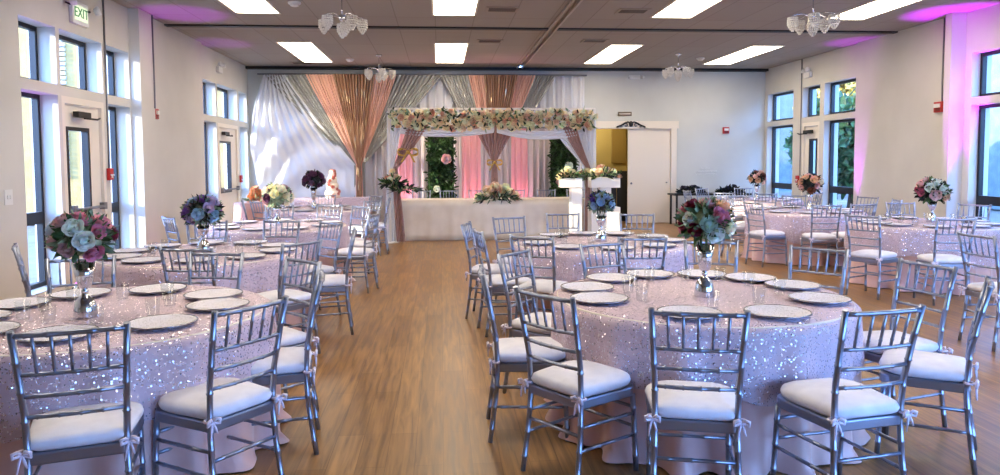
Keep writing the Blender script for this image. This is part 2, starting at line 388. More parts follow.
for x, y, w in [(.93, 10.75, .42), (.94, 13.55, .38), (2.9, 10.75, .42), (2.9, 13.45, .42), (-3.1, 16.75, .5)]:
    lab = 'ceiling air vent ' + {.93: 'beside the near centre left panel', .94: 'beside the far centre left panel', -3.1: 'over the far left corner'}.get(x, 'between track and near centre right panel' if y < 12 else 'between track and far centre right panel')
    if vent is None:
        vent = thing('ceiling_vent', lab, 'vent', (x, y, ZC), 0, 'ceiling air vents')
        b = B(); 
        for q in ((-.24, -.2, -.17, .17), (.2, .24, -.17, .17), (-.2, .2, -.17, -.13), (-.2, .2, .13, .17)): box(b, *q, -.012, 0)
        obj('frame', b, mat('vent frame', (150, 138, 122), .5), vent)
        b = B()
        for i in range(7): box(b, -.2, .2, -.125+i*.038, -.105+i*.038, -.01, -.002)
        obj('louvers', b, mat('vent slat', (96, 82, 68), .5), vent)
        continue
    p = dup(vent); p.location = (x, y, ZC); p['label'] = lab
sd = None
for x, y, lab in [(-2.02, 10.45, 'round smoke detector beside the near left ceiling panel'), (-1.95, 16.1, 'round smoke detector between far left panel and far chandelier'), (5.73, 15.6, 'round smoke detector beside the far right ceiling panel')]:
    if sd is None:
        sd = thing('smoke_detector', lab, 'smoke detector', (x, y, ZC), 0, 'smoke detectors')
        b = B(); lathe(b, [(.09, 0), (.09, -.02), (.075, -.032), (.075, -.034)], 20); obj('base', b, 'plastic', sd)
        b = B(); lathe(b, [(.06, -.034), (.055, -.055), (.03, -.062)], 20); obj('sensor_cap', b, 'plastic', sd)
        continue
    p = dup(sd); p.location = (x, y, ZC); p['label'] = lab

# chandeliers: five crystal baskets on a chrome hub
def crystal_basket(bm):
    for k, (r, z) in enumerate([(.064, 0), (.068, -.03), (.068, -.06), (.066, -.09), (.05, -.12), (.032, -.148), (.014, -.17)]):
        n = max(5, int(2*PI*r/.022))
        for j in range(n):
            a = 2*PI*(j+.5*(k % 2))/n; c = (r*math.cos(a), r*math.sin(a), z)
            bmesh.ops.create_icosphere(bm, subdivisions=1, radius=.0095, matrix=Matrix.Translation(c) @ Matrix.Diagonal((1, 1, 1.45, 1)))
ch = None
for x, y, rz, lab in [(-1.3, 9.95, .3, 'crystal chandelier nearest on the left, before the ceiling slot'), (-1.27, 15.45, .0, 'crystal chandelier far left, in front of the peach drape'),
                 (5.05, 9.5, .5, 'crystal chandelier nearest on the right, before the ceiling slot'), (5.03, 15.0, 0., 'crystal chandelier far right, above the white door')]:
    if ch is None:
        ch = thing('chandelier', lab, 'chandelier', (x, y, ZC), rz, 'crystal chandeliers')
        b = B(); lathe(b, [(.07, 0), (.065, -.02), (.03, -.035), (.012, -.04)], 16); obj('ceiling_canopy', b, 'chrome', ch)
        b = B(); tube(b, [(0, 0, -.04), (0, 0, -.36)], .008); lathe(b, [(.012, -.26), (.04, -.29), (.04, -.33), (.012, -.36)], 12); obj('stem', b, 'chrome', ch)
        for k in range(5):
            a = 2*PI*k/5; L = .27 if k < 5 else 0; c, s_ = math.cos(a), math.sin(a)
            b = B(); tube(b, [(0, 0, -.31), (c*L*.5, s_*L*.5, -.27), (c*L, s_*L, -.29), (c*L, s_*L, -.32)], .007, 6); obj('arm', b, 'chrome', ch)
            b = B(); crystal_basket(b); o = obj('crystal_shade', b, 'cut_crystal', ch) if k == 0 else None
            if k == 0: first = o
            else:
                b.free(); o = first.copy(); COL.objects.link(o); o.parent = ch
            o.location = (c*L, s_*L, -.33)
        o = first.copy(); COL.objects.link(o); o.parent = ch; o.location = (0, 0, -.4)
        continue
    p = dup(ch); p.location = (x, y, ZC); p.rotation_euler.z = rz; p['label'] = lab

# ------------------------------------------------------------------ wall fittings
def text_obj(name, s, size, loc, rot, m, parent=None, ext=.002):
    cu = bpy.data.curves.new(name, 'FONT'); cu.body = s; cu.size = size; cu.extrude = ext; cu.align_x = 'CENTER'; cu.align_y = 'CENTER'
    o = bpy.data.objects.new(name, cu); COL.objects.link(o)
    bpy.context.view_layer.update(); me = bpy.data.meshes.new_from_object(o); bpy.data.objects.remove(o)
    me.materials.clear(); me.materials.append(M[m] if isinstance(m, str) else m)
    o = bpy.data.objects.new(name, me); COL.objects.link(o); o.location = loc; o.rotation_euler = rot
    if parent: o.parent = parent
    return o
t = thing('exit_sign', 'lit exit sign with emergency lamps above the near left door', 'exit sign', (XL, 9.5, 3.31))
b = B(); box(b, 0.001, .05, -.2, .2, -.02, .26); o = obj('housing', b, 'plastic', t); bevel(o, .01)
b = B(); box(b, .05, .054, -.16, .16, .03, .21); obj('face', b, 'exitglow', t)
text_obj('letters', 'EXIT', .17, (.056, 0, .12), (PI/2, 0, PI/2), 'exitgreen', t)
for sy in (-.3, .3):
    b = B(); lathe(b, [(.0, 0), (.04, .01), (.055, .05), (.055, .08), (.045, .085)], 14); o = obj('emergency_lamp', b, 'plastic', t); o.location = (.06, sy, .2); o.rotation_euler = (0, R(70), R(20))
b = B(); tube(b, [(.02, -.3, .2), (.02, .3, .2)], .012, 6); obj('bracket', b, 'black', t)
def twin_lamp(x, y, z, s, lab):
    t = thing('emergency_light', lab, 'emergency light', (x, y, z), 0 if s > 0 else PI, 'twin emergency lights')
    b = B(); box(b, .001, .07, -.13, .13, -.06, .06); o = obj('housing', b, 'plastic', t); bevel(o, .01)
    for sy in (-.1, .1):
        b = B(); lathe(b, [(.012, -.05), (.03, -.04), (.055, 0), (.055, .03), (.045, .034)], 14); o = obj('lamp_head', b, 'plastic', t); o.location = (.09, sy, .1); o.rotation_euler = (0, R(70), R(-25 if sy < 0 else 25))
twin_lamp(XL, 15.2, 3.45, 1, 'twin head emergency light above the far left door')
twin_lamp(XR, 15.35, 3.42, -1, 'twin head emergency light above the far right door')
def alarm(x, y, z, rz, lab, w=.13, h=.16):
    t = thing('fire_alarm', lab, 'fire alarm', (x, y, z), rz, 'red fire alarms')
    b = B(); box(b, .001, .05, -w/2, w/2, -h/2, h/2); o = obj('housing', b, 'red', t); bevel(o, .008)
    b = B(); box(b, .05, .075, -w*.32, w*.32, -h*.05, h*.3); obj('strobe_lens', b, 'plastic', t)
    b = B()
    for k in range(3): box(b, .05, .054, -w*.3, w*.3, -h*.4+k*.018, -h*.4+k*.018+.009)
    obj('grille', b, 'black', t)
alarm(XL+.07, 11.66, 2.33, 0, 'red alarm strobe on the left wall beside the blue-lit pilaster')
alarm(XR-.06, 11.05, 2.40, PI, 'red alarm strobe on the right wall beside the magenta pilaster', .2, .17)
alarm(7.09, YF, 2.30, -PI/2, 'dark red alarm on the far wall right of the door', .16, .16)
def pull(x, y, z, rz, lab):
    t = thing('fire_alarm_pull', lab, 'fire alarm pull', (x, y, z), rz, 'red manual pulls')
    b = B(); box(b, .001, .045, -.06, .06, -.08, .08); o = obj('housing', b, 'red', t); bevel(o, .006)
    b = B(); box(b, .045, .06, -.045, .045, -.02, .0); box(b, .045, .055, -.012, .012, -.05, -.02); obj('handle', b, 'plastic', t)
pull(XL, 10.2, 1.42, 0, 'red pull station by the near left exit door')
pull(XL, 16.64, 1.2, 0, 'red pull station by the far left door')
pull(XR, 15.75, 1.12, PI, 'red pull station by the far right door')
pull(XR, 9.2, 1.32, PI, 'red pull station at the right edge window')
b = B(); box(b, XL, XL+.008, 7.83, 7.97, 1.14, 1.3); box(b, XL+.008, XL+.02, 7.87, 7.89, 1.2, 1.24); box(b, XL+.008, XL+.02, 7.91, 7.93, 1.2, 1.24)
tag(obj('light_switch', b, 'plastic'), 'white light switch plate on the near left wall', 'light switch')
for x, y, lab, z0 in [(XL+.012, 10.2, 'thin grey conduit between near left door and window', 1.5), (XL+.162, 11.46, 'grey conduit dropping from ceiling to left red alarm', 2.4), (XR-.072, 11.0, 'grey conduit dropping from ceiling to right red alarm', 2.48), (XR-.012, 15.66, 'thin conduit from ceiling beside far right door', 1.2)]:
    b = B(); tube(b, [(x, y, z0), (x, y+.01, z0+.3), (x, y, ZC)], .012, 6); tag(obj('conduit', b, 'conduit'), lab, 'conduit', 'wall conduits')
b = B(); box(b, 4.36, 4.7, YF-.02, YF, 2.66, 2.76); t = obj('door_sign', b, 'sign'); tag(t, 'small brown plaque on the far wall above the door', 'sign')
b = B(); box(b, 4.39, 4.67, YF-.023, YF-.02, 2.70, 2.72); obj('lettering', b, 'trim', t)
# iron scroll ornament
t = thing('scroll_ornament', 'black iron scroll ornament on top of the door casing', 'wall ornament', (4.67, YF-.07, 2.37))
b = B()
for s in (-1, 1):
    tube(b, [(s*x, 0, z) for x, z in ((.02, .12), (.08, .14), (.16, .11), (.24, .06), (.32, .03), (.36, .01))], .02, 6)
    tube(b, [(s*(.13+.06*math.cos(a)*(1-a/9)), 0, .06+.05*math.sin(a)*(1-a/9)) for a in [k*.6 for k in range(11)]], .012, 6)
    tube(b, [(s*(.25+.05*math.cos(a)*(1-a/9)), 0, .035+.03*math.sin(a)*(1-a/9)) for a in [k*.6 for k in range(11)]], .009, 6)
obj('scrolls', b, 'black', t)
b = B(); ball(b, (0, 0, .09), .055, 10, 8, (1, .6, 1.3)); obj('finial', b, 'black', t)
# white script lettering on the far wall (illegible in the photograph): wavy strokes
t = thing('wall_lettering', 'small white script lettering on the far wall beside the door', 'lettering', (6.6, YF-.006, 1.22))
for k, (z, x0, x1) in enumerate(((.14, -.13, .1), (.07, -.22, .28), (.0, -.28, .28))):
    b = B(); n = int((x1-x0)/.012)
    tube(b, [(x0+(x1-x0)*i/n, 0, z+.016*math.sin(i*1.9)*(1+.4*math.sin(i*.7))) for i in range(n+1)], .0045, 5); obj('script_line', b, 'plastic', t)
t = thing('emergency_light', 'white emergency light on far wall just under the ceiling', 'emergency light', (4.8, YF, 3.6), -PI/2, 'twin emergency lights')
b = B(); box(b, .001, .06, -.12, .1, -.04, .05); obj('housing', b, 'plastic', t)
b = B(); ball(b, (.08, -.16, 0), .045, 10, 8); ball(b, (.08, .15, 0), .045, 10, 8); obj('lamp_head', b, 'plastic', t)

# ------------------------------------------------------------------ chair
CH = {}
def chair_proto():
    root = thing('banquet_chair', '', 'chair')
    b = B()
    # seat frame: rounded trapezoid ring
    def outline(t, k=1.):
        fr, bk, hd = .207*k, .182*k, .202*k; rf, rb = (.07, .03) if t == 0 else (.125, .06)
        pts = []
        for (cx, cy, a0) in ((fr-rf, hd-rf, 0), (-fr+rf, hd-rf, 90), (-bk+rb, -hd+rb, 180), (bk-rb, -hd+rb, 270)):
            r = rf if cy > 0 else rb
            for j in range(7): a = R(a0+j*15); pts.append((cx+r*math.cos(a), cy+r*math.sin(a)))
        return pts
    o1 = outline(0)
    for z0, z1 in ((.395, .445),):
        lo = [b.verts.new((x, y, z0)) for x, y in o1]; hi = [b.verts.new((x, y, z1)) for x, y in o1]; n = len(lo)
        for i in range(n): b.faces.new((lo[i], lo[(i+1) % n], hi[(i+1) % n], hi[i]))
        b.faces.new(hi); b.faces.new(lo[::-1])
    o = obj('seat_frame', b, 'silver', root); bevel(o, .008)
    # cushion
    b = B(); rings = []
    for k, z in ((.93, .447), (1.0, .458), (1.03, .475), (1.0, .492), (.9, .503), (.65, .513), (.3, .518)):
        rings.append([b.verts.new((x*k, y*k*1.01, z)) for x, y in outline(1, 1.0)])
    n = len(rings[0])
    for a, c in zip(rings, rings[1:]):
        for i in range(n): b.faces.new((a[i], a[(i+1) % n], c[(i+1) % n], c[i])).smooth = True
    b.faces.new(rings[0][::-1]); b.faces.new(rings[-1]).smooth = True
    cu = obj('cushion', b, 'cushion', root)
    for s in (-1, 1):
        b = B(); x, y, z = s*.185, -.2, .455
        tube(b, [(x+.021*math.cos(a), y+.021*math.sin(a), z) for a in [2*PI*k/10 for k in range(10)]], .006, 6, True)
        for d in (-1, 1):
            tube(b, [(x, y-.022, z), (x+d*.014, y-.033, z+.014), (x+d*.03, y-.034, z+.008), (x+d*.03, y-.03, z-.01), (x+d*.012, y-.026, z-.006), (x, y-.022, z)], [.004, .007, .008, .008, .006, .004], 6)
            tube(b, [(x, y-.024, z), (x+d*.01, y-.03, z-.03), (x+d*.018, y-.032, z-.065+d*.012)], [.004, .006, .003], 6)
        obj('ribbon_tie', b, 'ribbon', cu)
    for s in (-1, 1):
        b = B(); bamboo(b, [(s*.185, -.235, 0), (s*.177, -.2, .25), (s*.172, -.188, .42), (s*.176, -.198, .6), (s*.186, -.238, .8), (s*.195, -.272, .945)], .0135, .125)
        obj('back_post', b, 'silver', root)
        b = B(); bamboo(b, [(s*.185, .175, .4), (s*.187, .19, .2), (s*.19, .2, 0)], .0135, .125); obj('leg', b, 'silver', root)
    def P(z):  # back plane
        pts = [(.42, .172, -.188), (.6, .176, -.198), (.8, .186, -.238), (.945, .195, -.272)]
        for (z0, x0, y0), (z1, x1, y1) in zip(pts, pts[1:]):
            if z <= z1: t = (z-z0)/(z1-z0); return x0+(x1-x0)*t, y0+(y1-y0)*t
    for nm, z, r in (('top_rail', .925, .011), ('cross_rail', .765, .009), ('cross_rail', .675, .009), ('cross_rail', .59, .009)):
        x, y = P(z); b = B(); bamboo(b, [(-x, y, z), (-x*.5, y-.012, z), (0, y-.016, z), (x*.5, y-.012, z), (x, y, z)], r, .075, 7); obj(nm, b, 'silver', root)
    x0, y0 = P(.765); x1, y1 = P(.925)
    for k in range(5):
        t = (k-2)/3.; e = .014*(1-t*t)
        b = B(); bamboo(b, [(x0*t*.98, y0-e, .765), (x1*t*.98, y1-e, .925)], .0068, .06, 6); obj('spindle', b, 'silver', root)
    def lp(front, s, z):
        return (s*(.19-.012*z), .2-.06*z*.9 if z > .2 else .2-.05*z, z) if front else (s*(.185-.03*z), -.235+.13*z, z)
    for s in (-1, 1):
        for z in (.19, .3):
            b = B(); bamboo(b, [lp(1, s, z), lp(0, s, z+.01)], .0085, .1, 6); obj('stretcher', b, 'silver', root)
    for f, z in ((1, .23), (1, .33), (0, .27)):
        b = B(); bamboo(b, [lp(f, -1, z), lp(f, 1, z)], .0085, .1, 6); obj('stretcher', b, 'silver', root)
    return root
proto = chair_proto(); used = [False]; CHN = []
SIDE = {0: 'right side', 30: 'right side toward the back', 60: 'back right', 90: 'back', 120: 'back left', 150: 'left side toward the back', 180: 'left side', 210: 'left side toward the front', 240: 'front left', 270: 'front', 300: 'front right', 330: 'right side toward the front'}
labels = set()
def uniq(s):
    if s in labels: print('DUPLABEL', s)
    labels.add(s); return s
def put_chair(x, y, facing, lab, group):
    """x, y: where the middle of the top rail is; facing in degrees from +X"""
    c = proto if not used[0] else dup(proto); used[0] = True
    th = R(facing); c.location = (x+.272*math.cos(th), y+.272*math.sin(th), 0); c.rotation_euler.z = th-PI/2
    c['label'] = uniq(lab); c['group'] = group; c['category'] = 'chair'; return c
T = dict(T1=(-1.85, 4.08), T2=(1.56, 4.24), T3=(-2.15, 6.7), T4=(-2.1, 9.45), T4b=(-2.15, 12.7), T5=(1.6, 7.1), T6=(6.1, 8.62), T7=(5.75, 10.95), T8=(6.45, 14.25))
TN = dict(T1='front left table', T2='front right table', T3='purple bouquet table', T4='cream bouquet table', T4b='plum bouquet table', T5='blue bouquet table', T6='blush bouquet table', T7='peach bouquet table', T8='pale pink bouquet table')
def bin12(a): return int(round((a % 360)/30)) % 12*30
CHAIRS = [
 ('T1', -1.42, 2.85, 107, None), ('T1', -.84, 3.25, 144, None), ('T1', -.67, 4.05, 188, None), ('T1', -.89, 4.72, 222, None), ('T1', -1.57, 5.17, 257, None), ('T1', -2.40, 5.0, 290, None),
 ('T2', 1.07, 2.90, 75, None), ('T2', 1.86, 2.86, 100, None), ('T2', .48, 3.38, 36, None), ('T2', .23, 4.12, -2, None), ('T2', .50, 4.95, -38, None), ('T2', 1.22, 5.38, -68, None), ('T2', 2.09, 5.42, -108, None), ('T2', 2.68, 4.9, 222, None), ('T2', 2.93, 4.1, 192, None), ('T2', 2.78, 3.42, 142, None),
 ('T3', -1.88, 5.46, 82, None), ('T3', -1.09, 5.76, 142, None), ('T3', -.80, 6.75, 187, None), ('T3', -1.14, 7.60, 222, 'sideways'), ('T3', -1.72, 7.95, 262, None), ('T3', -2.49, 7.9, 285, None), ('T3', -3.3, 7.15, -15, None), ('T3', -3.26, 5.78, 28, None),
 ('T5', 1.64, 5.74, 86, None), ('T5', .75, 5.95, 58, None), ('T5', .33, 6.52, 8, None), ('T5', .25, 7.30, -14, None), ('T5', .76, 8.05, -70, None), ('T5', 1.45, 8.5, -92, None), ('T5', 2.3, 8.3, -105, None),
 ('T6', 4.72, 7.72, 30, None), ('T6', 5.42, 7.15, 80, None), ('T6', 6.6, 9.86, -100, None), ('T6', 7.30, 9.3, 215, None),
 ('T7', 4.58, 10.25, 15, None), ('T7', 5.33, 9.55, 80, None), ('T7', 5.9, 9.62, 98, None), ('T7', 7.05, 10.6, 165, None), ('T7', 7.1, 11.45, 200, None), ('T7', 6.2, 12.2, 250, None), ('T7', 5.1, 12.1, -60, None), ('T7', 4.6, 11.55, -25, None),
 ('T8', 5.06, 14.5, 2, None), ('T8', 5.75, 15.5, -62, None), ('T8', 5.42, 13.45, 40, None), ('T8', 6.75, 15.6, -105, None), ('T8', 6.05, 12.98, 75, None), ('T8', 7.72, 14.3, 180, None), ('T8', 7.1, 13.1, 118, None),
 ('T4', -2.35, 10.72, -78, None), ('T4', -1.62, 10.7, -105, None), ('T4', -1.12, 10.3, -135, None), ('T4', -.80, 8.8, 168, None), ('T4', -.82, 9.65, 184, None), ('T4', -3.15, 8.6, 38, None), ('T4', -3.25, 10.15, -30, None),
 ('T4b', -1.2, 13.5, 220, None), ('T4b', -3.3, 12.3, 15, None), ('T4b', -.88, 12.5, 182, None), ('T4b', -2.2, 13.95, -92, None), ('T4b', -3.1, 13.5, -40, None), ('T4b', -1.1, 11.85, 140, None), ('T4b', -2.9, 11.75, 55, None)]
for tn, x, y, f, extra in CHAIRS:
    cx, cy = T[tn]; a = math.degrees(math.atan2(y-cy, x-cx)); s = SIDE[bin12(a)]
    for alt in (0, 30, -30):
        lab = 'silver bamboo-style chair, white cushion, at %s of %s' % (SIDE[(bin12(a)+alt) % 360], TN[tn])
        if lab not in labels: break
    put_chair(x, y, f, lab, 'silver chairs around the '+TN[tn])
put_chair(4.43, 5.62, 2, 'silver chair cut by the right photo edge, nearer than the magenta column', 'silver chairs at the right edge')
for k, (x, nm) in enumerate([(-.42, 'left end'), (.18, 'second from left'), (.8, 'third from left, beside the flower runner'), (1.62, 'right of the flower runner'), (2.3, 'fifth from left'), (2.95, 'right end behind the white pedestal')]):
    put_chair(x, 15.62, 270, 'silver chair behind the ivory head table, '+nm, 'chairs behind the head table')

# ------------------------------------------------------------------ table, cloths
def round_table(tn):
    cx, cy = T[tn]; nm = TN[tn]; rnd = random.Random(tn)
    t = thing('round_table', 'round banquet table hidden under the cloths, '+nm, 'table', (cx, cy, 0), 0, 'round banquet tables')
    b = B(); lathe(b, [(.86, .715), (.865, .725), (.865, .742), (.86, .748)], 48); obj('tabletop', b, M['trim'], t)
    for k in range(4):
        a = PI/4+k*PI/2; b = B(); tube(b, [(.45*math.cos(a), .45*math.sin(a), .715), (.6*math.cos(a), .6*math.sin(a), 0.0)], .016); obj('leg', b, 'blackframe', t)
    nf = 17; ph = rnd.random()*6
    def skirt(u, v):
        a = 2*PI*u
        if v < .2: r = .875*v/.2; return (r*math.cos(a), r*math.sin(a), .7515)
        s = (v-.2)/.8; z = .7515-s*.742
        w = math.sin(a*nf+ph+.5*math.sin(3*a+ph))+.35*math.sin(a*nf*1.7+2*ph)
        r = .877+.012*s+.034*w*s**.8*(1+.25*math.sin(2*a+ph))
        if s > .93: r += .02*(s-.93)/.07*(1+w)
        return (r*math.cos(a), r*math.sin(a), max(z, .006))
    b = B(); grid(b, skirt, 240, 18, wrap=True); bmesh.ops.remove_doubles(b, verts=b.verts, dist=1e-4)
    o = obj('tablecloth', b, 'satin'); o.location = (cx, cy, 0)
    tag(o, 'floor-length blush satin cloth on the '+nm, 'tablecloth', 'blush satin tablecloths')
    def over(u, v):
        a = 2*PI*u
        if v < .3: r = .883*v/.3; return (r*math.cos(a), r*math.sin(a), .7565)
        s = (v-.3)/.7; drop = .375+.055*math.cos(4*a+ph)+.012*math.sin(11*a)
        z = .7565-s*drop; s2 = s*drop/.742
        w = math.sin(a*nf+ph+.5*math.sin(3*a+ph))+.35*math.sin(a*nf*1.7+2*ph)
        r = .888+.014*s2+.034*w*s2**.8*(1+.25*math.sin(2*a+ph))+.006*s
        return (r*math.cos(a), r*math.sin(a), z)
    b = B(); grid(b, over, 240, 14, wrap=True); bmesh.ops.remove_doubles(b, verts=b.verts, dist=1e-4)
    o = obj('sequin_overlay', b, 'sequin'); o.location = (cx, cy, 0)
    tag(o, 'silver-dotted mauve sequin overlay on top of the '+nm, 'tablecloth', 'sequin overlays')
for tn in T: round_table(tn)

# chargers and glasses
ZT = .758
chg = [None]; gl = [None]
def charger(tn, a, r=.675, group=None):
    cx, cy = T[tn]; s = SIDE[bin12(a)]
    lab = 'silver charger plate at the %s of the %s' % (s, TN[tn])
    for alt in (30, -30):
        if lab in labels: lab = 'silver charger plate at the %s of the %s' % (SIDE[(bin12(a)+alt) % 360], TN[tn])
    lab = uniq(lab)
    if chg[0] is None:
        t = thing('charger_plate', lab, 'charger plate'); chg[0] = t
        b = B(); lathe(b, [(.09, .001), (.105, .002), (.15, .016), (.166, .02), (.164, .023), (.148, .021), (.118, .0125), (.02, .0125)], 40); obj('dish', b, 'plate', t)
        b = B(); tube(b, [(.165*math.cos(k*2*PI/48), .165*math.sin(k*2*PI/48), .0205) for k in range(48)], .0048, 6, True); obj('beaded_rim', b, 'rim', t)
    else: t = dup(chg[0])
    t.location = (cx+r*math.cos(R(a)), cy+r*math.sin(R(a)), ZT); t.rotation_euler.z = random.random()*6
    t['label'] = lab; t['category'] = 'charger plate'; t['group'] = 'chargers on the '+TN[tn]
def tumbler(tn, a, r, k):
    cx, cy = T[tn]; s = SIDE[bin12(a)]
    lab = 'clear glass tumbler at the %s of the %s' % (s, TN[tn])
    for alt in (30, -30, 60, -60):
        if lab in labels: lab = 'clear glass tumbler at the %s of the %s' % (SIDE[(bin12(a)+alt) % 360], TN[tn])
    lab = uniq(lab)
    if gl[0] is None:
        b = B(); lathe(b, [(.001, 0), (.026, 0), (.03, .004), (.038, .1), (.0365, .1), (.0285, .008), (.001, .007)], 24, cap=False); t = obj('drinking_glass', b, 'glassware'); gl[0] = t
    else: t = dup(gl[0])
    t.location = (cx+r*math.cos(R(a)), cy+r*math.sin(R(a)), ZT+.001)
    tag(t, lab, 'glass', 'tumblers on the '+TN[tn])
PL = dict(T1=[-41, 3, 38, 84, 126, 161, 197, 233, 276], T2=[-165, 128, 99, 68, 40, 11, -28, -74, -114, 163], T3=[-78, -43, -5, 30, 68, 105, 140, 175, 212, 245],
          T4=[-60, -20, 20, 60, 100, 140, 180, 220, 262], T4b=[-60, -20, 20, 60, 100, 140, 180, 220, 262], T5=[-90, -128, -165, 160, 125, 95, 60, 25, -10, -50],
          T6=[-150, -112, -75, -38, 0, 38, 75, 112, 150, 186], T7=[-150, -110, -75, -35, 0, 40, 80, 115, 150], T8=[-150, -110, -70, -30, 10, 50, 90, 130, 170])
for tn, As in PL.items():
    for a in As: charger(tn, a, .6 if tn == 'T1' else .675)
    gs = As if tn in ('T1', 'T2', 'T3', 'T5', 'T6') else As[::2]
    for k, a in enumerate(gs): tumbler(tn, a+13, (.43 if k % 2 else .47)-(.1 if tn == 'T1' else 0), k)

# ------------------------------------------------------------------ flowers
FL = {}
def petal(bm, m, w, h, curl, cup):
    def f(u, v):
        x = (u-.5)*w*math.sin(PI*(.12+.8*v)**.8)*1.25
        return m @ Vector((x, cup*(1-4*(u-.5)**2)*-.5*w+curl*v*v, h*v))
    V = [[bm.verts.new(f(i/3, j/3)) for j in range(4)] for i in range(4)]
    for i in range(3):
        for j in range(3): bm.faces.new((V[i][j], V[i+1][j], V[i+1][j+1], V[i][j+1])).smooth = True
def rose_mesh(rgb, rgb2=None, big=1):
    key = (rgb, rgb2)
    if key in FL: return FL[key]
    bm = B(); rnd = random.Random(str(rgb))
    for ring, (n, Rk, H, W, lip) in enumerate([(2, .09, .60, 210, .0), (3, .19, .62, 150, .03), (3, .31, .58, 140, .07), (4, .44, .50, 112, .12), (5, .56, .38, 98, .17)]):
        for k in range(n):
            a = 2*PI*(k+.37*ring+.12*rnd.random())/n; hh = H*(1+.08*(rnd.random()-.5))
            def f(u, v):
                q = 2*u-1; e = v*(1-.38*abs(q)**2.6); an = a+R(W)*(u-.5)
                rr = Rk*(.35+.65*math.sin(PI/2*min(1, e*1.35)))+.045*q+lip*max(0, e-.62)**1.3*3.2
                return (rr*math.cos(an), rr*math.sin(an), -.1+(hh+.1)*e-lip*.5*max(0, e-.8))
            grid(bm, f, 6, 5)
    ball(bm, (0, 0, .16), .34, 8, 6)
    mm = noise_col(mat('petal', rgb, .55), tuple(int(c*.92) for c in (rgb2 or rgb)), tuple(min(255, int(c*1.06)) for c in rgb), 3.5, lo=.3, hi=.6)
    mm.node_tree.nodes['Principled BSDF'].inputs['Subsurface Weight'].default_value = .25
    bmesh.ops.recalc_face_normals(bm, faces=bm.faces)
    me = bpy.data.meshes.new('rose'); bm.to_mesh(me); bm.free(); me.materials.append(mm); FL[key] = me; return me
def bloom(parent, c, d, r, rgb, name='rose'):
    me = rose_mesh(rgb); o = bpy.data.objects.new(name, me); COL.objects.link(o); o.parent = parent
    q = Vector(d).to_track_quat('Z', 'Y'); o.rotation_mode = 'QUATERNION'; o.rotation_quaternion = q
    k = r/.72; o.scale = (k, k, k); o.location = Vector(c)-Vector(d).normalized()*r*.25; return o
def leaf(bm, p, d, L, w, rnd):
    d = Vector(d).normalized(); u, v = frame_of(d); a = rnd.random()*PI*2; s = u*math.cos(a)+v*math.sin(a); nrm = d.cross(s)
    p = Vector(p); A = [p, p+d*L*.35+s*w, p+d*L*.75+s*w*.7, p+d*L, p+d*L*.75-s*w*.7, p+d*L*.35-s*w]; mid1 = p+d*L*.35+nrm*w*.4; mid2 = p+d*L*.75+nrm*w*.3
    V = [bm.verts.new(x) for x in A]; a1 = bm.verts.new(mid1); a2 = bm.verts.new(mid2)
    for f in ((V[0], V[1], a1), (V[1], V[2], a2, a1), (V[2], V[3], a2), (V[0], a1, V[5]), (V[5], a1, a2, V[4]), (V[4], a2, V[3])): bm.faces.new(f).smooth = True
def vase_and_bouquet(x, y, z0, rad, cols, leafs, desc, tdesc, zc=.44, seed=1, n=20, dark=False):
    rnd = random.Random(seed); H = zc-.13
    v = thing('trumpet_vase', 'mirrored vase under the %s on the %s' % (desc.split(' bouquet')[0].split(' in a')[0], tdesc), 'vase', (x, y, z0), 0, 'mirrored centrepiece vases')
    b = B(); lathe(b, [(.058, 0), (.06, .004), (.055, .05), (.044, .09), (.022, .115), (.014, .13)], 24); obj('base', b, 'chrome', v)
    b = B(); ball(b, (0, 0, .137), .018, 12, 8); obj('stem_ball', b, 'chrome', v)
    b = B(); lathe(b, [(.014, .15), (.03, .16), (.038, .19), (.044, H*.75), (.056, H), (.05, H-.01), (.036, .2), (.001, .19)], 24, cap=False); obj('cup', b, 'chrome', v)
    q = thing('rose_bouquet', uniq('%s on the %s' % (desc, tdesc)), 'bouquet', (x, y, z0), 0, 'table centrepiece bouquets')
    c0 = Vector((0, 0, zc)); k = 0; seq = []
    while len(seq) < 2*n:
        z_ = list(cols); rnd.shuffle(z_); seq += z_
    for i in range(n):
        t = (i+.5)/n; zz = 1-1.6*t; ph = i*2.39996+seed; rr = math.sqrt(max(0, 1-zz*zz))
        d = Vector((rr*math.cos(ph), rr*math.sin(ph), zz)); r = rad*(.25+.11*rnd.random())
        if i % 6 == 5: continue
        bloom(q, c0+Vector((d.x, d.y, d.z*.8))*rad*rnd.uniform(.7, .88), d, r, seq[i])
    for mi, lf in enumerate(leafs):
        b = B()
        for i in range(120):
            zz = rnd.uniform(-.75, 1); ph = rnd.random()*6.28; rr = math.sqrt(1-zz*zz); d = Vector((rr*math.cos(ph), rr*math.sin(ph), zz*.85))
            dd = d+Vector([rnd.uniform(-.5, .5) for _ in range(3)])
            leaf(b, c0+d*rad*.6, dd, rad*rnd.uniform(.28, .5), rad*.085, rnd)
        ball(b, c0, rad*.55, 10, 8) if mi == 0 else None
        obj('foliage', b, lf, q)
    b = B()
    for i in range(7):
        a = i*.9; tube(b, [(.02*math.cos(a), .02*math.sin(a), .2), (.05*math.cos(a), .05*math.sin(a), zc-.02)], .004, 5)
    obj('stems', b, 'green', q)
PINK = (214, 138, 158); MAUVE = (196, 158, 156); CRM = (238, 230, 206); PALE = (222, 230, 222); BURG = (112, 26, 58); BLUE = (146, 172, 206); PURP = (140, 96, 178); PLUM = (92, 52, 84); PEACH = (232, 190, 158); BLSH = (232, 192, 190); SKY = (160, 190, 214); DPURP = (74, 62, 150); LAV = (176, 160, 196); ROSEP = (188, 96, 130)
def vz(tn, dx=0, dy=0): return T[tn][0]+dx, T[tn][1]+dy
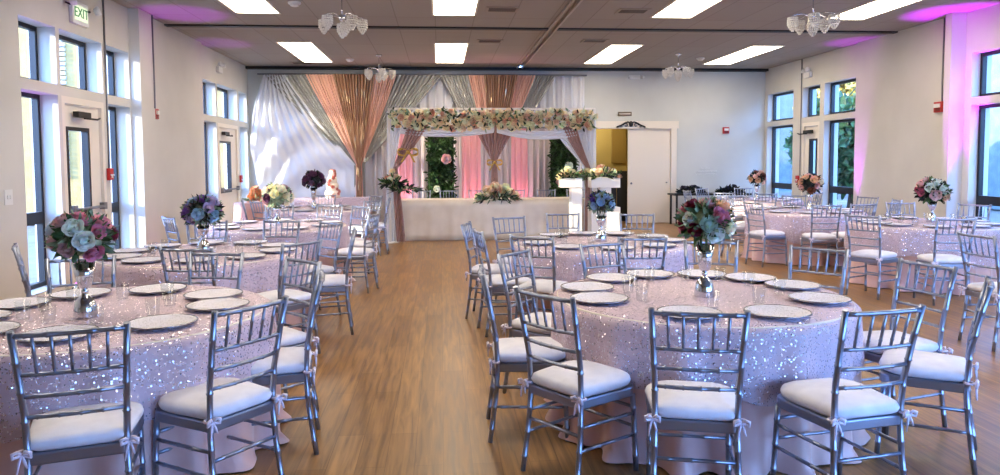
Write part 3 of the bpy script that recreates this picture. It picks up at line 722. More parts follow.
x, y = vz('T1', -.03, -.14); vase_and_bouquet(x, y, ZT, .175, [PINK, (222, 160, 176), MAUVE, BURG, PALE, (206, 130, 156), MAUVE, (196, 212, 220)], ['paleleaf', 'green'], 'large pink, mauve and pale green rose bouquet', TN['T1'], .42, 3, 23)
x, y = vz('T2', 0, -.1); vase_and_bouquet(x, y, ZT, .182, [PALE, MAUVE, BURG, CRM, (186, 210, 196), PEACH, SKY, PINK], ['paleleaf', 'green'], 'large cream, peach and burgundy rose bouquet', TN['T2'], .44, 11, 23)
x, y = vz('T3', .0, .0); vase_and_bouquet(x, y, ZT, .19, [SKY, PURP, LAV, SKY, (180, 110, 176), LAV], ['darkleaf', 'paleleaf'], 'purple and sky blue roses in a mirrored vase', TN['T3'], .37, 5, 20)
x, y = vz('T5', .0, .0); vase_and_bouquet(x, y, ZT, .15, [SKY, BLUE, DPURP, SKY, (150, 190, 190)], ['darkleaf', 'paleleaf'], 'blue and violet rose bouquet', TN['T5'], .385, 8, 19)
x, y = vz('T4', -.0, .0); vase_and_bouquet(x, y, ZT, .21, [CRM, (232, 226, 190), CRM, MAUVE, PLUM], ['paleleaf'], 'cream and white rose bouquet with mauve blooms', TN['T4'], .37, 2, 22)
x, y = vz('T4b', -.05, .0); vase_and_bouquet(x, y, ZT, .21, [PLUM, (110, 66, 96), (120, 88, 110), PLUM], ['darkleaf'], 'dark plum rose bouquet on a tall stem', TN['T4b'], .5, 4, 20)
x, y = vz('T6', .17, .1); vase_and_bouquet(x, y, ZT, .22, [BLSH, PALE, PEACH, ROSEP, PALE, BLSH], ['darkleaf', 'green'], 'blush, white and peach rose bouquet', TN['T6'], .39, 6, 20)
x, y = vz('T7', .08, .0); vase_and_bouquet(x, y, ZT, .21, [PEACH, CRM, PEACH, (150, 86, 66), BLSH], ['darkleaf'], 'peach, cream and rust rose bouquet', TN['T7'], .42, 9, 20)
x, y = vz('T8', .0, .0); vase_and_bouquet(x, y, ZT, .2, [BLSH, PEACH, (236, 206, 196), (120, 80, 76)], ['darkleaf'], 'pale pink and peach rose bouquet', TN['T8'], .43, 10, 20)

# ------------------------------------------------------------------ backdrop drapes on the far wall
def drape(name, m, x0, x1, zt, xt, wt, ztie, wb, zb, y, nf, label, cat='drape', group='backdrop drapes', amp=.05, power=1.2, parent=None, xb=None, nu=90, tail=True, phase=0.):
    xb = xt if xb is None else xb
    def f(u, v):
        if tail: k = .62
        else: k = 1.
        if v <= k:
            s = v/k; e = s**power; z = zt+(ztie-zt)*s
            a = x0+(xt-wt/2-x0)*e; c = x1+(xt+wt/2-x1)*e; sag = 0
            am = amp*(1-.65*s)
        else:
            s = (v-k)/(1-k); e = math.sin(s*PI/2)**.7; z = ztie+(zb-ztie)*s
            w = wt+(wb-wt)*e; cx = xt+(xb-xt)*s; a = cx-w/2; c = cx+w/2; am = amp*(.35+.4*s)
        ph = 2*PI*nf*u+phase
        return (a+(c-a)*u+.25*am*math.cos(ph*1.0), y+am*math.sin(ph)+am*.4*math.sin(ph*2.3+1), z)
    b = B(); grid(b, f, nu, 26); o = obj(name, b, m, parent, normals=False)
    if not parent: tag(o, label, cat, group)
    return o
ZTOP = 3.6
# rod
b = B(); tube(b, [(-4.2, 17.2, 3.61), (3.52, 17.2, 3.61)], .02, 8); tag(obj('drape_rod', b, 'conduit'), 'long grey rod holding the backdrop drapes under the ceiling', 'rod')
# white base curtains
def white_panel(x0, x1, label, seed, y=17.36, flare=0., zb=.01):
    rnd = random.Random(seed)
    def f(u, v):
        z = ZTOP+(zb-ZTOP)*v; x = x0+(x1-x0)*u
        if flare: x -= flare*math.sin(PI*min(1, v*1.25))*(1-u)
        w = .045*math.sin(2*PI*(x1-x0)*4.2*u+seed)+.02*math.sin(2*PI*(x1-x0)*9*u+2*seed)
        return (x, y+w, z)
    b = B(); grid(b, f, int((x1-x0)*44), 16); tag(obj('backdrop_curtain', b, 'drape_white', None, False), label, 'curtain', 'white backdrop curtains')
white_panel(-4.05, -1.5, 'white sheer curtain behind the left peach drape', 1); white_panel(-1.5, 1.2, 'white sheer curtain behind the arch', 2); white_panel(1.2, 3.5, 'white sheer curtain at the right end of the backdrop', 3)
# left swagged sheer pulled toward the wall
def swag(u, v):
    # u across from the left wall to the tie, v down
    z = 3.58+(.05-3.58)*v; xl = -4.05-.33*math.sin(PI*min(1, v*1.15)); xr = -3.55+1.65*min(1, v/.62)**1.1
    x = xl+(xr-xl)*u; dia = v*9+u*3.2-2.2*(u-.5)**2*4*v
    top = max(0, 1-v*2.2)
    w = .05*math.sin(2*PI*9*u)*(top+.25)+.05*math.sin(2*PI*dia*.55)*min(1, v*2)*(1-max(0, v-.75)*4)
    return (x, 17.12+w+.06*v, z-.12*math.sin(PI*u)*min(1, v*1.5)*(1-v))
b = B(); grid(b, swag, 90, 80); tag(obj('backdrop_curtain', b, 'drape_white', None, False), 'white swagged sheer curtain pulled toward the far left corner', 'curtain', 'white backdrop curtains')
def cluster(xt, spec, side):
    for nm, m, x0, x1, yy, wt, dx, lab, nf in spec:
        drape(nm, m, x0, x1, ZTOP-.01, xt+dx*.45, wt*.5, 1.5, wt*.8, .02, yy, nf+3, lab, amp=.05, power=1.05, phase=x0)
cluster(-1.9, [('silver_drape', 'drape_silver', -4.05, -2.98, 17.16, .2, -.13, 'silver sequin drape, left wing of the left gathered cluster', 9),
              ('peach_drape', 'drape_peach', -3.08, -2.36, 17.1, .17, -.05, 'peach chiffon drape, left half of the left gathered cluster', 7),
              ('gold_drape', 'drape_gold', -2.44, -1.5, 17.03, .16, .0, 'rose gold sequin drape in the middle of the left cluster', 10),
              ('peach_drape', 'drape_peach', -1.56, -1.0, 17.1, .17, .05, 'peach chiffon drape, right half of the left gathered cluster', 6),
              ('silver_drape', 'drape_silver', -1.12, .05, 17.16, .2, .13, 'silver sequin drape, right wing of the left gathered cluster', 9)], 'left')
cluster(1.27, [('silver_drape', 'drape_silver', 0, .72, 17.16, .2, -.13, 'silver sequin drape, left wing of the cluster above the arch', 7),
              ('peach_drape', 'drape_peach', .67, 1.1, 17.1, .17, -.05, 'peach chiffon drape, left half of the cluster above the arch', 5),
              ('gold_drape', 'drape_gold', 1.03, 1.83, 17.03, .16, .0, 'rose gold sequin drape in the cluster above the arch', 9),
              ('peach_drape', 'drape_peach', 1.76, 2.27, 17.1, .17, .05, 'peach chiffon drape, right half of the cluster above the arch', 5),
              ('silver_drape', 'drape_silver', 2.18, 2.78, 17.16, .2, .13, 'silver sequin drape, right wing of the cluster above the arch', 6)], 'mid')

# ------------------------------------------------------------------ second screen behind the head table
def flat_panel(x0, x1, m, y, label, nm='screen_curtain', z1=2.3, seed=0):
    def f(u, v): return (x0+(x1-x0)*u, y+.03*math.sin(2*PI*u*(x1-x0)*7+seed)+.012*math.sin(u*(x1-x0)*90), z1*(1-v)+.01)
    b = B(); grid(b, f, int((x1-x0)*60)+4, 3); tag(obj(nm, b, m, None, False), label, 'curtain', 'panels of the screen behind the head table')
for k, (a, c, m, lb) in enumerate([(-1.05, -.62, 'drape_pink', 'pink chiffon panel at the left end under the arch'), (-.62, -.3, 'drape_grey', 'pearl panel left of the left greenery panel'), (-.3, .48, 'drape_grey', 'pearl panel carrying the left greenery'),
                              (.48, .92, 'drape_pink', 'wide pink panel between left greenery and middle drape'), (.92, 1.62, 'drape_grey', 'pearl panel behind the middle rose gold drape'), (1.62, 2.0, 'drape_pink', 'pink panel right of the middle rose gold drape'), (2.0, 2.46, 'drape_grey', 'pearl panel beside the right greenery'), (2.46, 3.1, 'drape_grey', 'pearl panel carrying the right greenery')]):
    flat_panel(a, c, m, 16.5, lb, seed=k)
b = B(); tube(b, [(-1.08, 16.5, 2.33), (3.12, 16.5, 2.33)], .018)
for x in (-1.08, 3.12): tube(b, [(x, 16.5, .02), (x, 16.5, 2.33)], .018); lathe(b, [(.14, 0), (.14, .02)], 16, (x, 16.5, 0))
tag(obj('screen_stand', b, 'conduit'), 'pipe stand carrying the pink and pearl screen panels', 'stand')
def greenery(x0, x1, z0, z1, y, lab, seed):
    rnd = random.Random(seed); t = thing('greenery_panel', lab, 'greenery panel', ((x0+x1)/2, y, 0), 0, 'greenery panels'); w = (x1-x0)/2
    b = B(); box(b, -w, w, .05, .08, z0, z1); obj('backing', b, 'black', t)
    b = B(); box(b, -w+.02, -w+.05, .02, .05, 0, z0); box(b, w-.05, w-.02, .02, .05, 0, z0); obj('foot', b, 'black', t)
    b = B()
    for i in range(1100):
        p = (rnd.uniform(-w, w), rnd.uniform(-.04, .04), rnd.uniform(z0, z1)); leaf(b, p, (rnd.uniform(-1, 1), -1.0*rnd.random()-.15, rnd.uniform(-1, .8)), rnd.uniform(.08, .17), .022, rnd)
    o = obj('leaves', b, 'bushleaf', t); o['kind'] = 'stuff'
    return t
g = greenery(-.28, .3, .7, 2.12, 16.15, 'dark green leafy panel left of centre behind the head table', 1)
bloom(g, (.12, -.12, 1.62), (0, -1, .1), .12, BLSH); bloom(g, (-.1, -.1, .96), (0, -1, 0), .08, (240, 240, 230))
g = greenery(2.48, 3.06, .7, 2.12, 16.1, 'dark green leafy panel at the right behind the head table', 2); bloom(g, (.1, -.1, 1.45), (0, -1, .1), .1, PALE); bloom(g, (-.12, -.1, 1.1), (0, -1, .1), .08, BLSH)

# ------------------------------------------------------------------ head table
t = thing('head_table', 'long head table dressed in smooth ivory satin under the arch', 'table', (.98, 14.62, 0))
b = B(); box(b, -1.9, 1.9, -.32, .42, .76, .79); obj('tabletop', b, 'trim', t)
for sx in (-1.7, 1.7):
    for sy in (-.25, .35): b = B(); tube(b, [(sx, sy, 0), (sx, sy, .76)], .018); obj('leg', b, 'blackframe', t)
def hc(u, v):
    # wrap round the front three sides, u along the edge path
    per = [(-1.93, .45), (-1.93, -.35), (1.93, -.35), (1.93, .45)]; Ls = [.8, 3.86, .8]; s = u*sum(Ls); i = 0
    while i < 2 and s > Ls[i]: s -= Ls[i]; i += 1
    (xa, ya), (xb, yb) = per[i], per[i+1]; q = min(1, s/Ls[i]); x = xa+(xb-xa)*q; y = ya+(yb-ya)*q
    w = .014*math.sin(u*70)*v+.006*math.sin(u*160)*v
    if v == 0: return (x*.999, y*.999, .8)
    return (x*(1+.01*v), y-(w+.03*v if i == 1 else 0), .8*(1-v)+.008)
b = B(); V = grid(b, hc, 220, 6); 
b.faces.new([b.verts.new(p) for p in ((-1.93, .45, .802), (-1.93, -.35, .802), (1.93, -.35, .802), (1.93, .45, .802))])
o = obj('tablecloth', b, 'ivory_satin', None, False); o.location = (.98, 14.62, 0); solidify(o, .003)
tag(o, 'smooth ivory cloth covering the long head table to the floor', 'tablecloth')
# low flower runner on the head table
def flower_clump(name, label, loc, sx, sy, sz, n, cols, rr, leafs=('green', 'paleleaf'), seed=1, cat='flower arrangement', group=None, nl=90, face=(0, -1, .35), trail=0.):
    rnd = random.Random(seed); q = thing(name, label, cat, loc, 0, group)
    for i in range(n):
        a = rnd.uniform(0, 2*PI); t_ = rnd.random()**.5; ex = rnd.uniform(-1, 1)
        d = Vector((ex, -abs(math.sin(a))*t_, rnd.uniform(.05, 1)))
        z = sz*(1-abs(ex))**.6*rnd.uniform(.3, 1); bloom(q, (ex*sx, -sy*rnd.random()*(1-.3*abs(ex)), z), (ex*.5+face[0], face[1]*rnd.uniform(.4, 1), face[2]+rnd.random()*.6), rr*rnd.uniform(.75, 1.2), cols[i % len(cols)])
    for lf in leafs:
        b = B()
        for i in range(nl):
            ex = rnd.uniform(-1, 1); p = (ex*sx*.9, -sy*rnd.random(), sz*.5*rnd.random()*(1-abs(ex)*.7))
            leaf(b, p, (ex*1.2+rnd.uniform(-.6, .6), -rnd.random(), rnd.uniform(-.25-trail, .9)), rnd.uniform(.09, .2), .022, rnd)
        o = obj('foliage', b, lf, q); o['kind'] = 'stuff'
    return q
IV = [(252, 240, 206), (246, 226, 186), (250, 242, 214), (240, 208, 178), (226, 176, 150)]
flower_clump('flower_runner', 'long cream and blush rose arrangement on the head table centre', (1.13, 14.36, .81), .4, .14, .34, 34, IV, .085, ('green', 'darkleaf', 'paleleaf'), 5, nl=42, trail=.7)

# ------------------------------------------------------------------ arch
AX0, AX1, AY0, AY1, AZ = -.98, 3.02, 14.02, 15.35, 2.6
t = thing('wedding_arch', 'white four-post wedding arch frame over the head table', 'arch', ((AX0+AX1)/2, (AY0+AY1)/2, 0))
hx, hy = (AX1-AX0)/2, (AY1-AY0)/2
for sx in (-1, 1):
    for sy in (-1, 1):
        b = B(); box(b, sx*hx-.02, sx*hx+.02, sy*hy-.02, sy*hy+.02, .01, AZ); lathe(b, [(.15, 0), (.15, .012), (.03, .014)], 20, (sx*hx, sy*hy, 0)); obj('post', b, 'wire', t)
for sy in (-1, 1): b = B(); box(b, -hx, hx, sy*hy-.02, sy*hy+.02, AZ-.04, AZ); obj('beam', b, 'wire', t)
for sx in (-1, 1): b = B(); box(b, sx*hx-.02, sx*hx+.02, -hy+.02, hy-.02, AZ-.04, AZ); obj('beam', b, 'wire', t)
# garland along the front beam
q = thing('rose_garland', 'thick cream and blush rose garland along the top of the arch', 'garland', (AX0, AY0-.1, AZ-.24))
rnd = random.Random(21)
for i in range(98):
    x = .05+3.92*(i+rnd.random())/98; zz = rnd.uniform(-.17, .17); yy = -.07-.05*(1-(zz/.2)**2)
    bloom(q, (x, yy, zz), (rnd.uniform(-.4, .4), -1, zz*2.2+rnd.uniform(-.2, .4)), rnd.uniform(.055, .085), IV[i % 5])
b = B()
for i in range(230):
    x = rnd.uniform(.05, 3.95); zz = rnd.uniform(-.17, .17)
    bmesh.ops.create_icosphere(b, subdivisions=1, radius=rnd.uniform(.04, .065), matrix=Matrix.Translation((x, -.04+rnd.uniform(-.03, .1), zz)) @ Matrix.Rotation(rnd.random()*3, 4, 'X'))
o = obj('filler_blooms', b, mat('filler petal', (240, 222, 180), .7), q); o['kind'] = 'stuff'
for lf, n in (('green', 110), ('darkleaf', 110), ('paleleaf', 70)):
    b = B()
    for i in range(n):
        x = rnd.uniform(.03, 3.97); zz = rnd.uniform(-.17, .19); leaf(b, (x, -.1, zz), (rnd.uniform(-1, 1), -.7*rnd.random()-.3, rnd.uniform(-.9, 1)), rnd.uniform(.08, .15), .022, rnd)
    o = obj('foliage', b, lf, q); o['kind'] = 'stuff'
# arch drapes (front)
AYD = AY0+.05
drape('arch_drape', 'drape_white', AX0-.05, AX0+.28, AZ-.05, AX0-.0, .1, 1.35, .22, .02, AYD-.02, 4, 'white sheer drape down the left arch post', 'drape', 'arch drapes', .025, nu=50)
drape('arch_drape', 'drape_rose', AX0+.4, AX0+.85, AZ-.12, AX0+.1, .09, 1.42, .17, .02, AYD-.06, 5, 'rose gold sequin drape tied back to the left arch post', 'drape', 'arch drapes', .03, xb=AX0+.2, nu=60)
drape('arch_drape', 'drape_rose', .55, 1.62, AZ-.2, 1.08, .09, 1.56, .15, .83, 14.5, 9, 'rose gold sequin drape gathered at the arch centre', 'drape', 'arch drapes', .03, power=.9)
drape('arch_drape', 'drape_rose', AX1-.75, AX1-.42, AZ-.12, AX1-.12, .09, 1.42, .15, .02, AYD-.06, 5, 'rose gold sequin drape tied back to the right arch post', 'drape', 'arch drapes', .03, power=1.25, nu=60)
drape('arch_drape', 'drape_white', AX1-.95, AX1-.1, AZ-.12, AX1-.08, .12, 1.4, .25, .02, AYD, 8, 'white sheer drape tied back to the right arch post', 'drape', 'arch drapes', .03, power=1.35)
drape('arch_drape', 'drape_white', AX1-.28, AX1+.03, AZ-.1, AX1-.02, .12, 1.4, .2, .02, AYD-.05, 4, 'narrow white sheer drape at the outer right of the arch', 'drape', 'arch drapes', .03, nu=50)
def sw(x0, x1, zt, sag, lab, y):
    def f(u, v):
        c = 4*u*(1-u); return (x0+(x1-x0)*u, y-.03*math.sin(v*PI*5)*c-.05*c, zt-sag*c*(.35+.65*v)-.12*v*(1-c))
    b = B(); grid(b, f, 50, 14); tag(obj('arch_swag', b, 'drape_pink' if 0 else 'drape_white', None, False), lab, 'drape', 'arch swags')
sw(AX0+.1, 1.05, AZ-.36, .2, 'white sheer swag across the left half of the arch', AYD-.02)
sw(1.1, AX1-.1, AZ-.36, .26, 'white sheer swag across the right half of the arch', AYD-.02)
def bow(x, y, z, s, lab):
    t = thing('gold_bow', lab, 'bow', (x, y, z), 0, 'gold bows on the arch drapes')
    for d in (-1, 1):
        def f(u, v):
            a = u*2*PI; L = s*(.5-.5*math.cos(a)); w = s*.34*math.sin(a); return (d*L, -.03*math.sin(PI*v)-.02, w*.9+(v-.5)*s*.35*(L/s))
        b = B(); grid(b, f, 16, 4); o = obj('loop', b, 'gold', t, False); solidify(o, .004)
        def g(u, v): return (d*(s*.12+s*.5*u)+(v-.5)*s*.18, -.03, -s*1.0*u)
        b = B(); grid(b, g, 6, 2); o = obj('tail', b, 'gold', t, False); solidify(o, .004)
    b = B(); ball(b, (0, -.04, 0), s*.2, 10, 8); obj('knot', b, 'gold', t)
bow(AX0+.36, AYD-.12, 1.75, .2, 'gold bow on the left arch drape'); bow(1.08, 14.42, 1.54, .16, 'gold bow on the middle arch drape')
flower_clump('flower_cluster', 'cream rose cluster with greenery on the left arch post', (AX0+.06, AYD-.1, 1.12), .17, .12, .3, 11, IV, .07, ('green', 'darkleaf'), 8, nl=50, trail=.6, group='rose clusters on the arch posts')
flower_clump('flower_cluster', 'trailing blush rose spray below the left post cluster', (AX0+.3, AYD-.14, 1.02), .22, .08, .1, 6, IV, .05, ('green', 'darkleaf'), 9, nl=30, trail=.6, group='rose clusters on the arch posts')

# ------------------------------------------------------------------ pedestals with flowers
def pedestal(x, y, capw, colx0, colx1, lab):
    t = thing('display_pedestal', lab, 'pedestal', (x, y, 0), 0, 'white display pedestals')
    b = B(); box(b, -capw/2, capw/2, -.16, .16, 1.05, 1.25); o = obj('top_box', b, 'white', t); bevel(o, .006)
    b = B(); box(b, colx0, colx1, -.1, .1, .68, 1.05); o = obj('column', b, 'white', t); bevel(o, .004)
    b = B(); box(b, -capw/2, capw/2, -.18, .18, 0, .68); o = obj('base_box', b, 'white', t); bevel(o, .006)
def tall_ped(x, y, capw, lab):
    t = thing('display_pedestal', lab, 'pedestal', (x, y, 0), 0, 'white display pedestals')
    b = B(); box(b, -capw/2, capw/2, -.16, .16, 1.07, 1.24); o = obj('top_box', b, 'white', t); bevel(o, .006)
    b = B(); box(b, -.0, capw/2, -.12, .12, .03, 1.07); o = obj('column', b, 'white', t); bevel(o, .004)
    b = B(); box(b, -capw/2, capw/2, -.16, .16, 0, .03); obj('base', b, 'white', t)
tall_ped(2.42, 13.35, .40, 'slim white pedestal with slab top, right of the head table')
pedestal(3.12, 13.6, .56, -.09, .12, 'white pedestal with boxy base behind the blue bouquet')
flower_clump('flower_cluster', 'cream rose cluster on the slim white pedestal', (2.38, 13.3, 1.245), .2, .12, .2, 14, IV, .07, ('green', 'darkleaf'), 12, nl=22, group='rose clusters on the pedestals')
flower_clump('flower_cluster', 'cream rose cluster on the boxy white pedestal by the doorway', (3.1, 13.52, 1.255), .28, .14, .22, 20, IV, .075, ('green', 'darkleaf'), 13, nl=28, group='rose clusters on the pedestals')
flower_clump('flower_cluster', 'cream rose cluster tied to the right arch post', (AX1-.15, AYD-.12, 1.2), .2, .1, .26, 11, IV, .065, ('green', 'darkleaf'), 14, nl=50, trail=.4, group='rose clusters on the arch posts')
# black panels standing inside the doorway
t = thing('doorway_panels', 'black upright panels standing just inside the far doorway', 'screen', (4.25, YF+.75, 0))
for k in range(3):
    b = B(); box(b, -.32+k*.3, -.03+k*.3, -.015+.04*(k % 2), .015+.04*(k % 2), .0, 1.3); obj('panel', b, 'black', t)
b = B(); box(b, 4.9, 5.3, YF+2.82, YF+2.9, 1.5, 2.5); t = obj('picture_frame', b, mat('frame olive', (128, 104, 50), .5)); tag(t, 'dark framed picture on the olive wall beyond the doorway', 'picture')

# ------------------------------------------------------------------ dessert table, cake
t = thing('dessert_table', 'rectangular dessert table in blush cloth at the far left', 'table', (-2.4, 16.45, 0))
b = B(); box(b, -.8, .8, -.3, .3, .72, .75); obj('tabletop', b, 'trim', t)
for sx in (-.7, .7):
    for sy in (-.22, .22): b = B(); tube(b, [(sx, sy, 0), (sx, sy, .72)], .016); obj('leg', b, 'blackframe', t)
b = B()
def dc(u, v):
    a = 2*PI*u; c, s = math.cos(a), math.sin(a); k = 1/max(abs(c), abs(s)); x, y = c*k, s*k
    w = 1+.012*math.sin(40*a)*v
    return (x*.82*w, y*.32*w, .757*(1-v)+.006)
grid(b, dc, 260, 8, wrap=True); b.faces.new([b.verts.new(p) for p in ((-.82, -.32, .763), (.82, -.32, .763), (.82, .32, .763), (-.82, .32, .763))])
o = obj('tablecloth', b, 'sequin', None, False); o.location = (-2.4, 16.45, 0); tag(o, 'blush sequin cloth over the far left dessert table', 'tablecloth')
t = thing('tiered_cake', 'tall white tiered cake with cascading pink flowers', 'cake', (-2.42, 16.4, .764))
z = .0
for r_, h_ in ((.17, .16), (.135, .16), (.1, .15), (.07, .14)):
    b = B(); lathe(b, [(r_, z), (r_, z+h_-.01), (r_-.01, z+h_)], 28); obj('tier', b, 'cake', t); z += h_
for k in range(12):
    zz = .05+k*.05; r_ = (.17, .135, .1, .07)[min(3, int(zz/.155))]; a = -PI/2+.9*math.sin(k*.8)+.25
    bloom(t, (r_*math.cos(a), r_*math.sin(a), zz), (math.cos(a), math.sin(a), .3), .045, (222, 150, 140), 'sugar_flower')
bloom(t, (0, 0, z), (0, -.3, 1), .06, (232, 180, 164), 'sugar_flower')
# plush peach bear on its gift table, far left corner
t = thing('gift_table', 'small side table in blush cloth by the far left door', 'table', (-3.78, 14.9, 0))
b = B(); lathe(b, [(.36, .72), (.36, .75)], 32); obj('tabletop', b, 'trim', t)
b = B(); tube(b, [(0, 0, .02), (0, 0, .72)], .03); lathe(b, [(.25, 0), (.25, .02), (.04, .03)], 24); obj('pedestal', b, 'blackframe', t)
b = B(); grid(b, lambda u, v: ((.37+.04*v+.02*v*math.sin(2*PI*u*14))*math.cos(2*PI*u), (.37+.04*v+.02*v*math.sin(2*PI*u*14))*math.sin(2*PI*u), .757*(1-v)+.006), 140, 6, wrap=True)
lathe(b, [(.37, .763), (.2, .764), (.001, .764)], 40, cap=False); o = obj('tablecloth', b, 'satin', None, False); o.location = (-3.78, 14.9, 0); tag(o, 'blush cloth over the small far left side table', 'tablecloth')
PB = mat('peach plush', (226, 160, 116), .9, Sheen_Weight=.5)
flower_clump('peach_arrangement', 'round peach orange flower arrangement on the far left side table', (-3.7, 14.85, .765), .13, .12, .34, 22, [(226, 164, 122), (232, 182, 150)], .07, ('paleleaf',), 31, nl=14)

# ------------------------------------------------------------------ console with dark foliage at far right
t = thing('console_table', 'dark cloth side table against the far wall, right of the door', 'table', (6.5, 17.0, 0))
b = B(); box(b, -.95, .95, -.28, .28, .72, .76); obj('tabletop', b, 'black', t)
for sx in (-.88, .88):
    for sy in (-.22, .22): b = B(); box(b, sx-.02, sx+.02, sy-.02, sy+.02, 0, .72); obj('leg', b, 'black', t)
for x, n, lab in ((6.0, 5, 'dark navy flower arrangement with spiky fronds beside the far door'), (6.95, 6, 'low dark foliage arrangement behind the pale pink bouquet')):
    flower_clump('dark_arrangement', lab, (x, 16.95, .765), .3, .1, .22, n+5, [(44, 40, 62), (66, 56, 84)], .075, ('darkleaf', 'darkleaf'), n, nl=70, group='dark arrangements on the far console')

# ------------------------------------------------------------------ uplights
def uplight(x, y, rgb, e, lab, tilt, sp=30):
    t = thing('uplight', lab, 'uplight', (x, y, 0), 0, 'floor uplights')
    b = B(); lathe(b, [(.085, .02), (.09, .03), (.09, .16), (.08, .165)], 20); obj('can', b, 'black', t)
    b = B(); lathe(b, [(.075, .166), (.075, .17)], 20); obj('lens', b, 'magenta', t)
    b = B(); box(b, -.11, .11, -.02, .02, 0, .02); box(b, -.11, -.1, -.02, .02, .02, .12); box(b, .1, .11, -.02, .02, .02, .12); obj('bracket', b, 'black', t)
    L = bpy.data.lights.new('uplight_beam', 'SPOT'); L.energy = e; L.color = rgb; L.spot_size = R(sp); L.spot_blend = .7; L.shadow_soft_size = .05
    o = bpy.data.objects.new('uplight_beam', L); COL.objects.link(o); o.location = (x, y, .19); o.rotation_euler = (PI, 0, 0)
    d = Vector(tilt); o.rotation_euler = d.to_track_quat('-Z', 'Y').to_euler()
MG = (.5, .01, .92)
uplight(7.76, 10.22, MG, 1200, 'magenta uplight at the foot of the right pilaster', (.04, .1, 1), 26)
uplight(7.85, 13.3, MG, 330, 'magenta uplight at the far end of the right solid bay', (.05, 0, 1), 24)
uplight(-3.95, 11.35, MG, 240, 'magenta uplight at the foot of the left pilaster', (.03, .0, 1), 24)
uplight(-4.15, 14.1, MG, 110, 'magenta uplight at the far end of the left solid bay', (.02, 0, 1), 22)
uplight(-4.2, 8.75, MG, 60, 'magenta uplight on the floor by the near left window', (-.1, 0, 1))
for x, lab in ((-.75, 'pink uplight left behind the head table'), (.75, 'pink uplight centre behind the head table'), (1.85, 'pink uplight right behind the head table')):
    uplight(x, 16.3, (1., .42, .5), 45, lab, (0, .12, 1), 60)

# ------------------------------------------------------------------ outdoors
b = B(); box(b, -60, XL-TH, -40, 70, -.2, -.05); box(b, XR+TH, 60, -40, 70, -.2, -.05); struct('ground', b, 'asphalt', 'pale paving outside')
t = thing('neighbour_wing', 'cream stucco wing with white louvres outside the left windows', 'building', (-11.5, 19.5, 0))
b = B(); box(b, -6, 6.6, 0, 6, 0, 6.5); obj('wall', b, 'stucco', t)
for x0 in (-4.9, -1.75, 1.2):
    b = B()
    for k in range(34): box(b, x0, x0+.75, -.07, -.01, 1.2+k*.12, 1.2+k*.12+.075)
    obj('louvre', b, 'louver', t)
t = thing('neighbour_house', 'pale wall of the building outside the right windows', 'building', (17, 14, 0))
b = B(); box(b, 0, 6, -14, 9, 0, 5.5); obj('wall', b, 'outwall', t)
b = B(); box(b, -.25, 6, -14.2, 9.2, 5.5, 5.7); obj('roof_edge', b, 'trim', t)
def tree(x, y, h, r, leafm, lab, seed, n=5200, zc=None):
    rnd = random.Random(seed); t = thing('tree', lab, 'tree', (x, y, 0), 0, 'trees outside the right windows')
    b = B(); tube(b, [(0, 0, -.05), (.1, 0, h*.3), (-.05, .1, h*.6)], [.16, .12, .06]); 
    for k in range(5): a = k*1.3; tube(b, [(0, 0, h*(.25+.06*k)), (r*.5*math.cos(a), r*.5*math.sin(a), h*(.5+.06*k))], [.06, .02], 6)
    obj('trunk', b, 'trunk', t)
    b = B()
    for i in range(n):
        a = rnd.random()*6.28; zz = rnd.uniform(-1, 1); q = rnd.random()**.4; rr = math.sqrt(1-zz*zz)
        p = Vector((r*rr*q*math.cos(a), r*rr*q*math.sin(a), h*.58+zz*q*h*.44)); leaf(b, p, [rnd.uniform(-1, 1) for _ in range(3)], rnd.uniform(.25, .45), .09, rnd)
    o = obj('crown', b, leafm, t); o['kind'] = 'stuff'
tree(13.1, 22.0, 3.5, 1.85, 'bushleaf', 'dark green tree seen through the far right tall window', 1)
tree(17.6, 29.4, 7.6, 2.3, 'autumn', 'yellow autumn tree seen through the far right transoms', 2)
t = thing('garden_wall', 'pale blue-grey wall outside the farthest right window', 'wall', (14, 34, 0))
b = B(); box(b, -1, 9, 0, .3, 0, 7); obj('wall', b, 'outwall', t); b = B(); box(b, -1.1, 9.1, -.05, .35, 7, 7.15); obj('coping', b, 'trim', t)

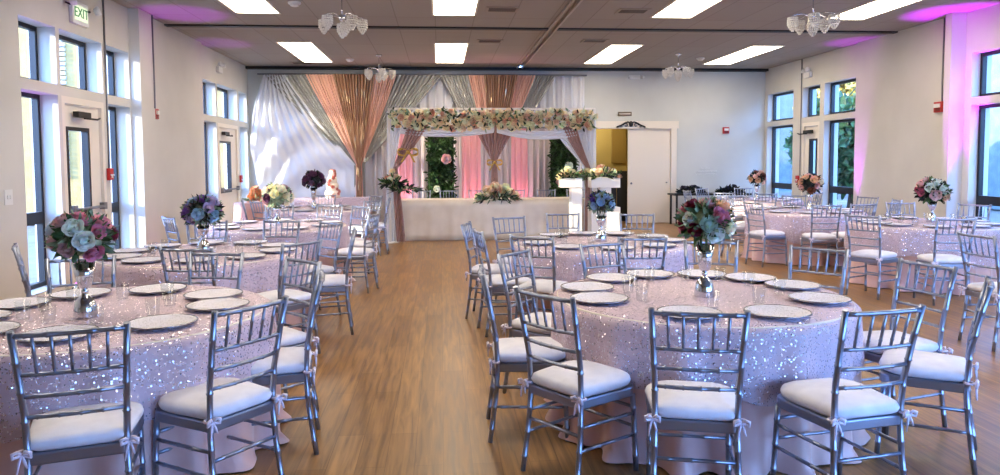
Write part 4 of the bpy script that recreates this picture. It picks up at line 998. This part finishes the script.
# ------------------------------------------------------------------ lights, world
w = bpy.data.worlds.new('World'); S.world = w; w.use_nodes = True
N = w.node_tree.nodes; L = w.node_tree.links; bg = N['Background']
sky = N.new('ShaderNodeTexSky'); sky.sky_type = 'NISHITA'; sky.sun_disc = False; sky.sun_elevation = R(28); sky.sun_rotation = R(-100)
mixc = N.new('ShaderNodeMix'); mixc.data_type = 'RGBA'; mixc.inputs[0].default_value = .7; mixc.inputs[7].default_value = (.20, .50, 1.25, 1)
hs = N.new('ShaderNodeVectorMath'); hs.operation = 'SCALE'; hs.inputs['Scale'].default_value = .12
L.new(sky.outputs[0], hs.inputs[0]); L.new(hs.outputs[0], mixc.inputs[6]); L.new(mixc.outputs[2], bg.inputs[0]); bg.inputs[1].default_value = 7.
sun = bpy.data.lights.new('sun', 'SUN'); sun.energy = 6.; sun.angle = R(.6); sun.color = (1., .82, .55)
so = bpy.data.objects.new('sun', sun); COL.objects.link(so); el = R(11.5); az = math.atan2(.36, 1.)
dv = Vector((math.cos(el)*math.cos(az), math.cos(el)*math.sin(az), -math.sin(el))); so.rotation_euler = dv.to_track_quat('-Z', 'Y').to_euler()
lp = bpy.data.lights.new('room_beyond_lamp', 'POINT'); lp.energy = 45; lp.color = (1, .88, .6); lp.shadow_soft_size = .2
lo = bpy.data.objects.new('room_beyond_lamp', lp); COL.objects.link(lo); lo.location = (4.2, YF+1.8, 2.7)

# ------------------------------------------------------------------ camera
cam = bpy.data.cameras.new('camera'); co = bpy.data.objects.new('camera', cam); COL.objects.link(co); S.camera = co
f_px, cyp = 720., 202.5
cam.sensor_fit = 'HORIZONTAL'; cam.sensor_width = 36.; cam.lens = 36.*f_px/1000.
cam.shift_y = -(475/2-cyp)/1000.
pitch, yaw, roll = R(3.3), R(4.7), .0055
fw = Vector((math.sin(yaw)*math.cos(pitch), math.cos(yaw)*math.cos(pitch), -math.sin(pitch)))
r_ = fw.cross(Vector((0, 0, 1))).normalized(); u_ = r_.cross(fw)
r2 = r_*math.cos(roll)-u_*math.sin(roll); u2 = u_*math.cos(roll)+r_*math.sin(roll)
co.matrix_world = Matrix(((r2.x, u2.x, -fw.x, 0), (r2.y, u2.y, -fw.y, 0), (r2.z, u2.z, -fw.z, 1.57), (0, 0, 0, 1)))
cam.clip_start = .05; cam.clip_end = 200
vs = S.view_settings; vs.view_transform = 'Standard'; vs.look = 'None'; vs.exposure = 1.05; vs.gamma = 1; vs.use_curve_mapping = False
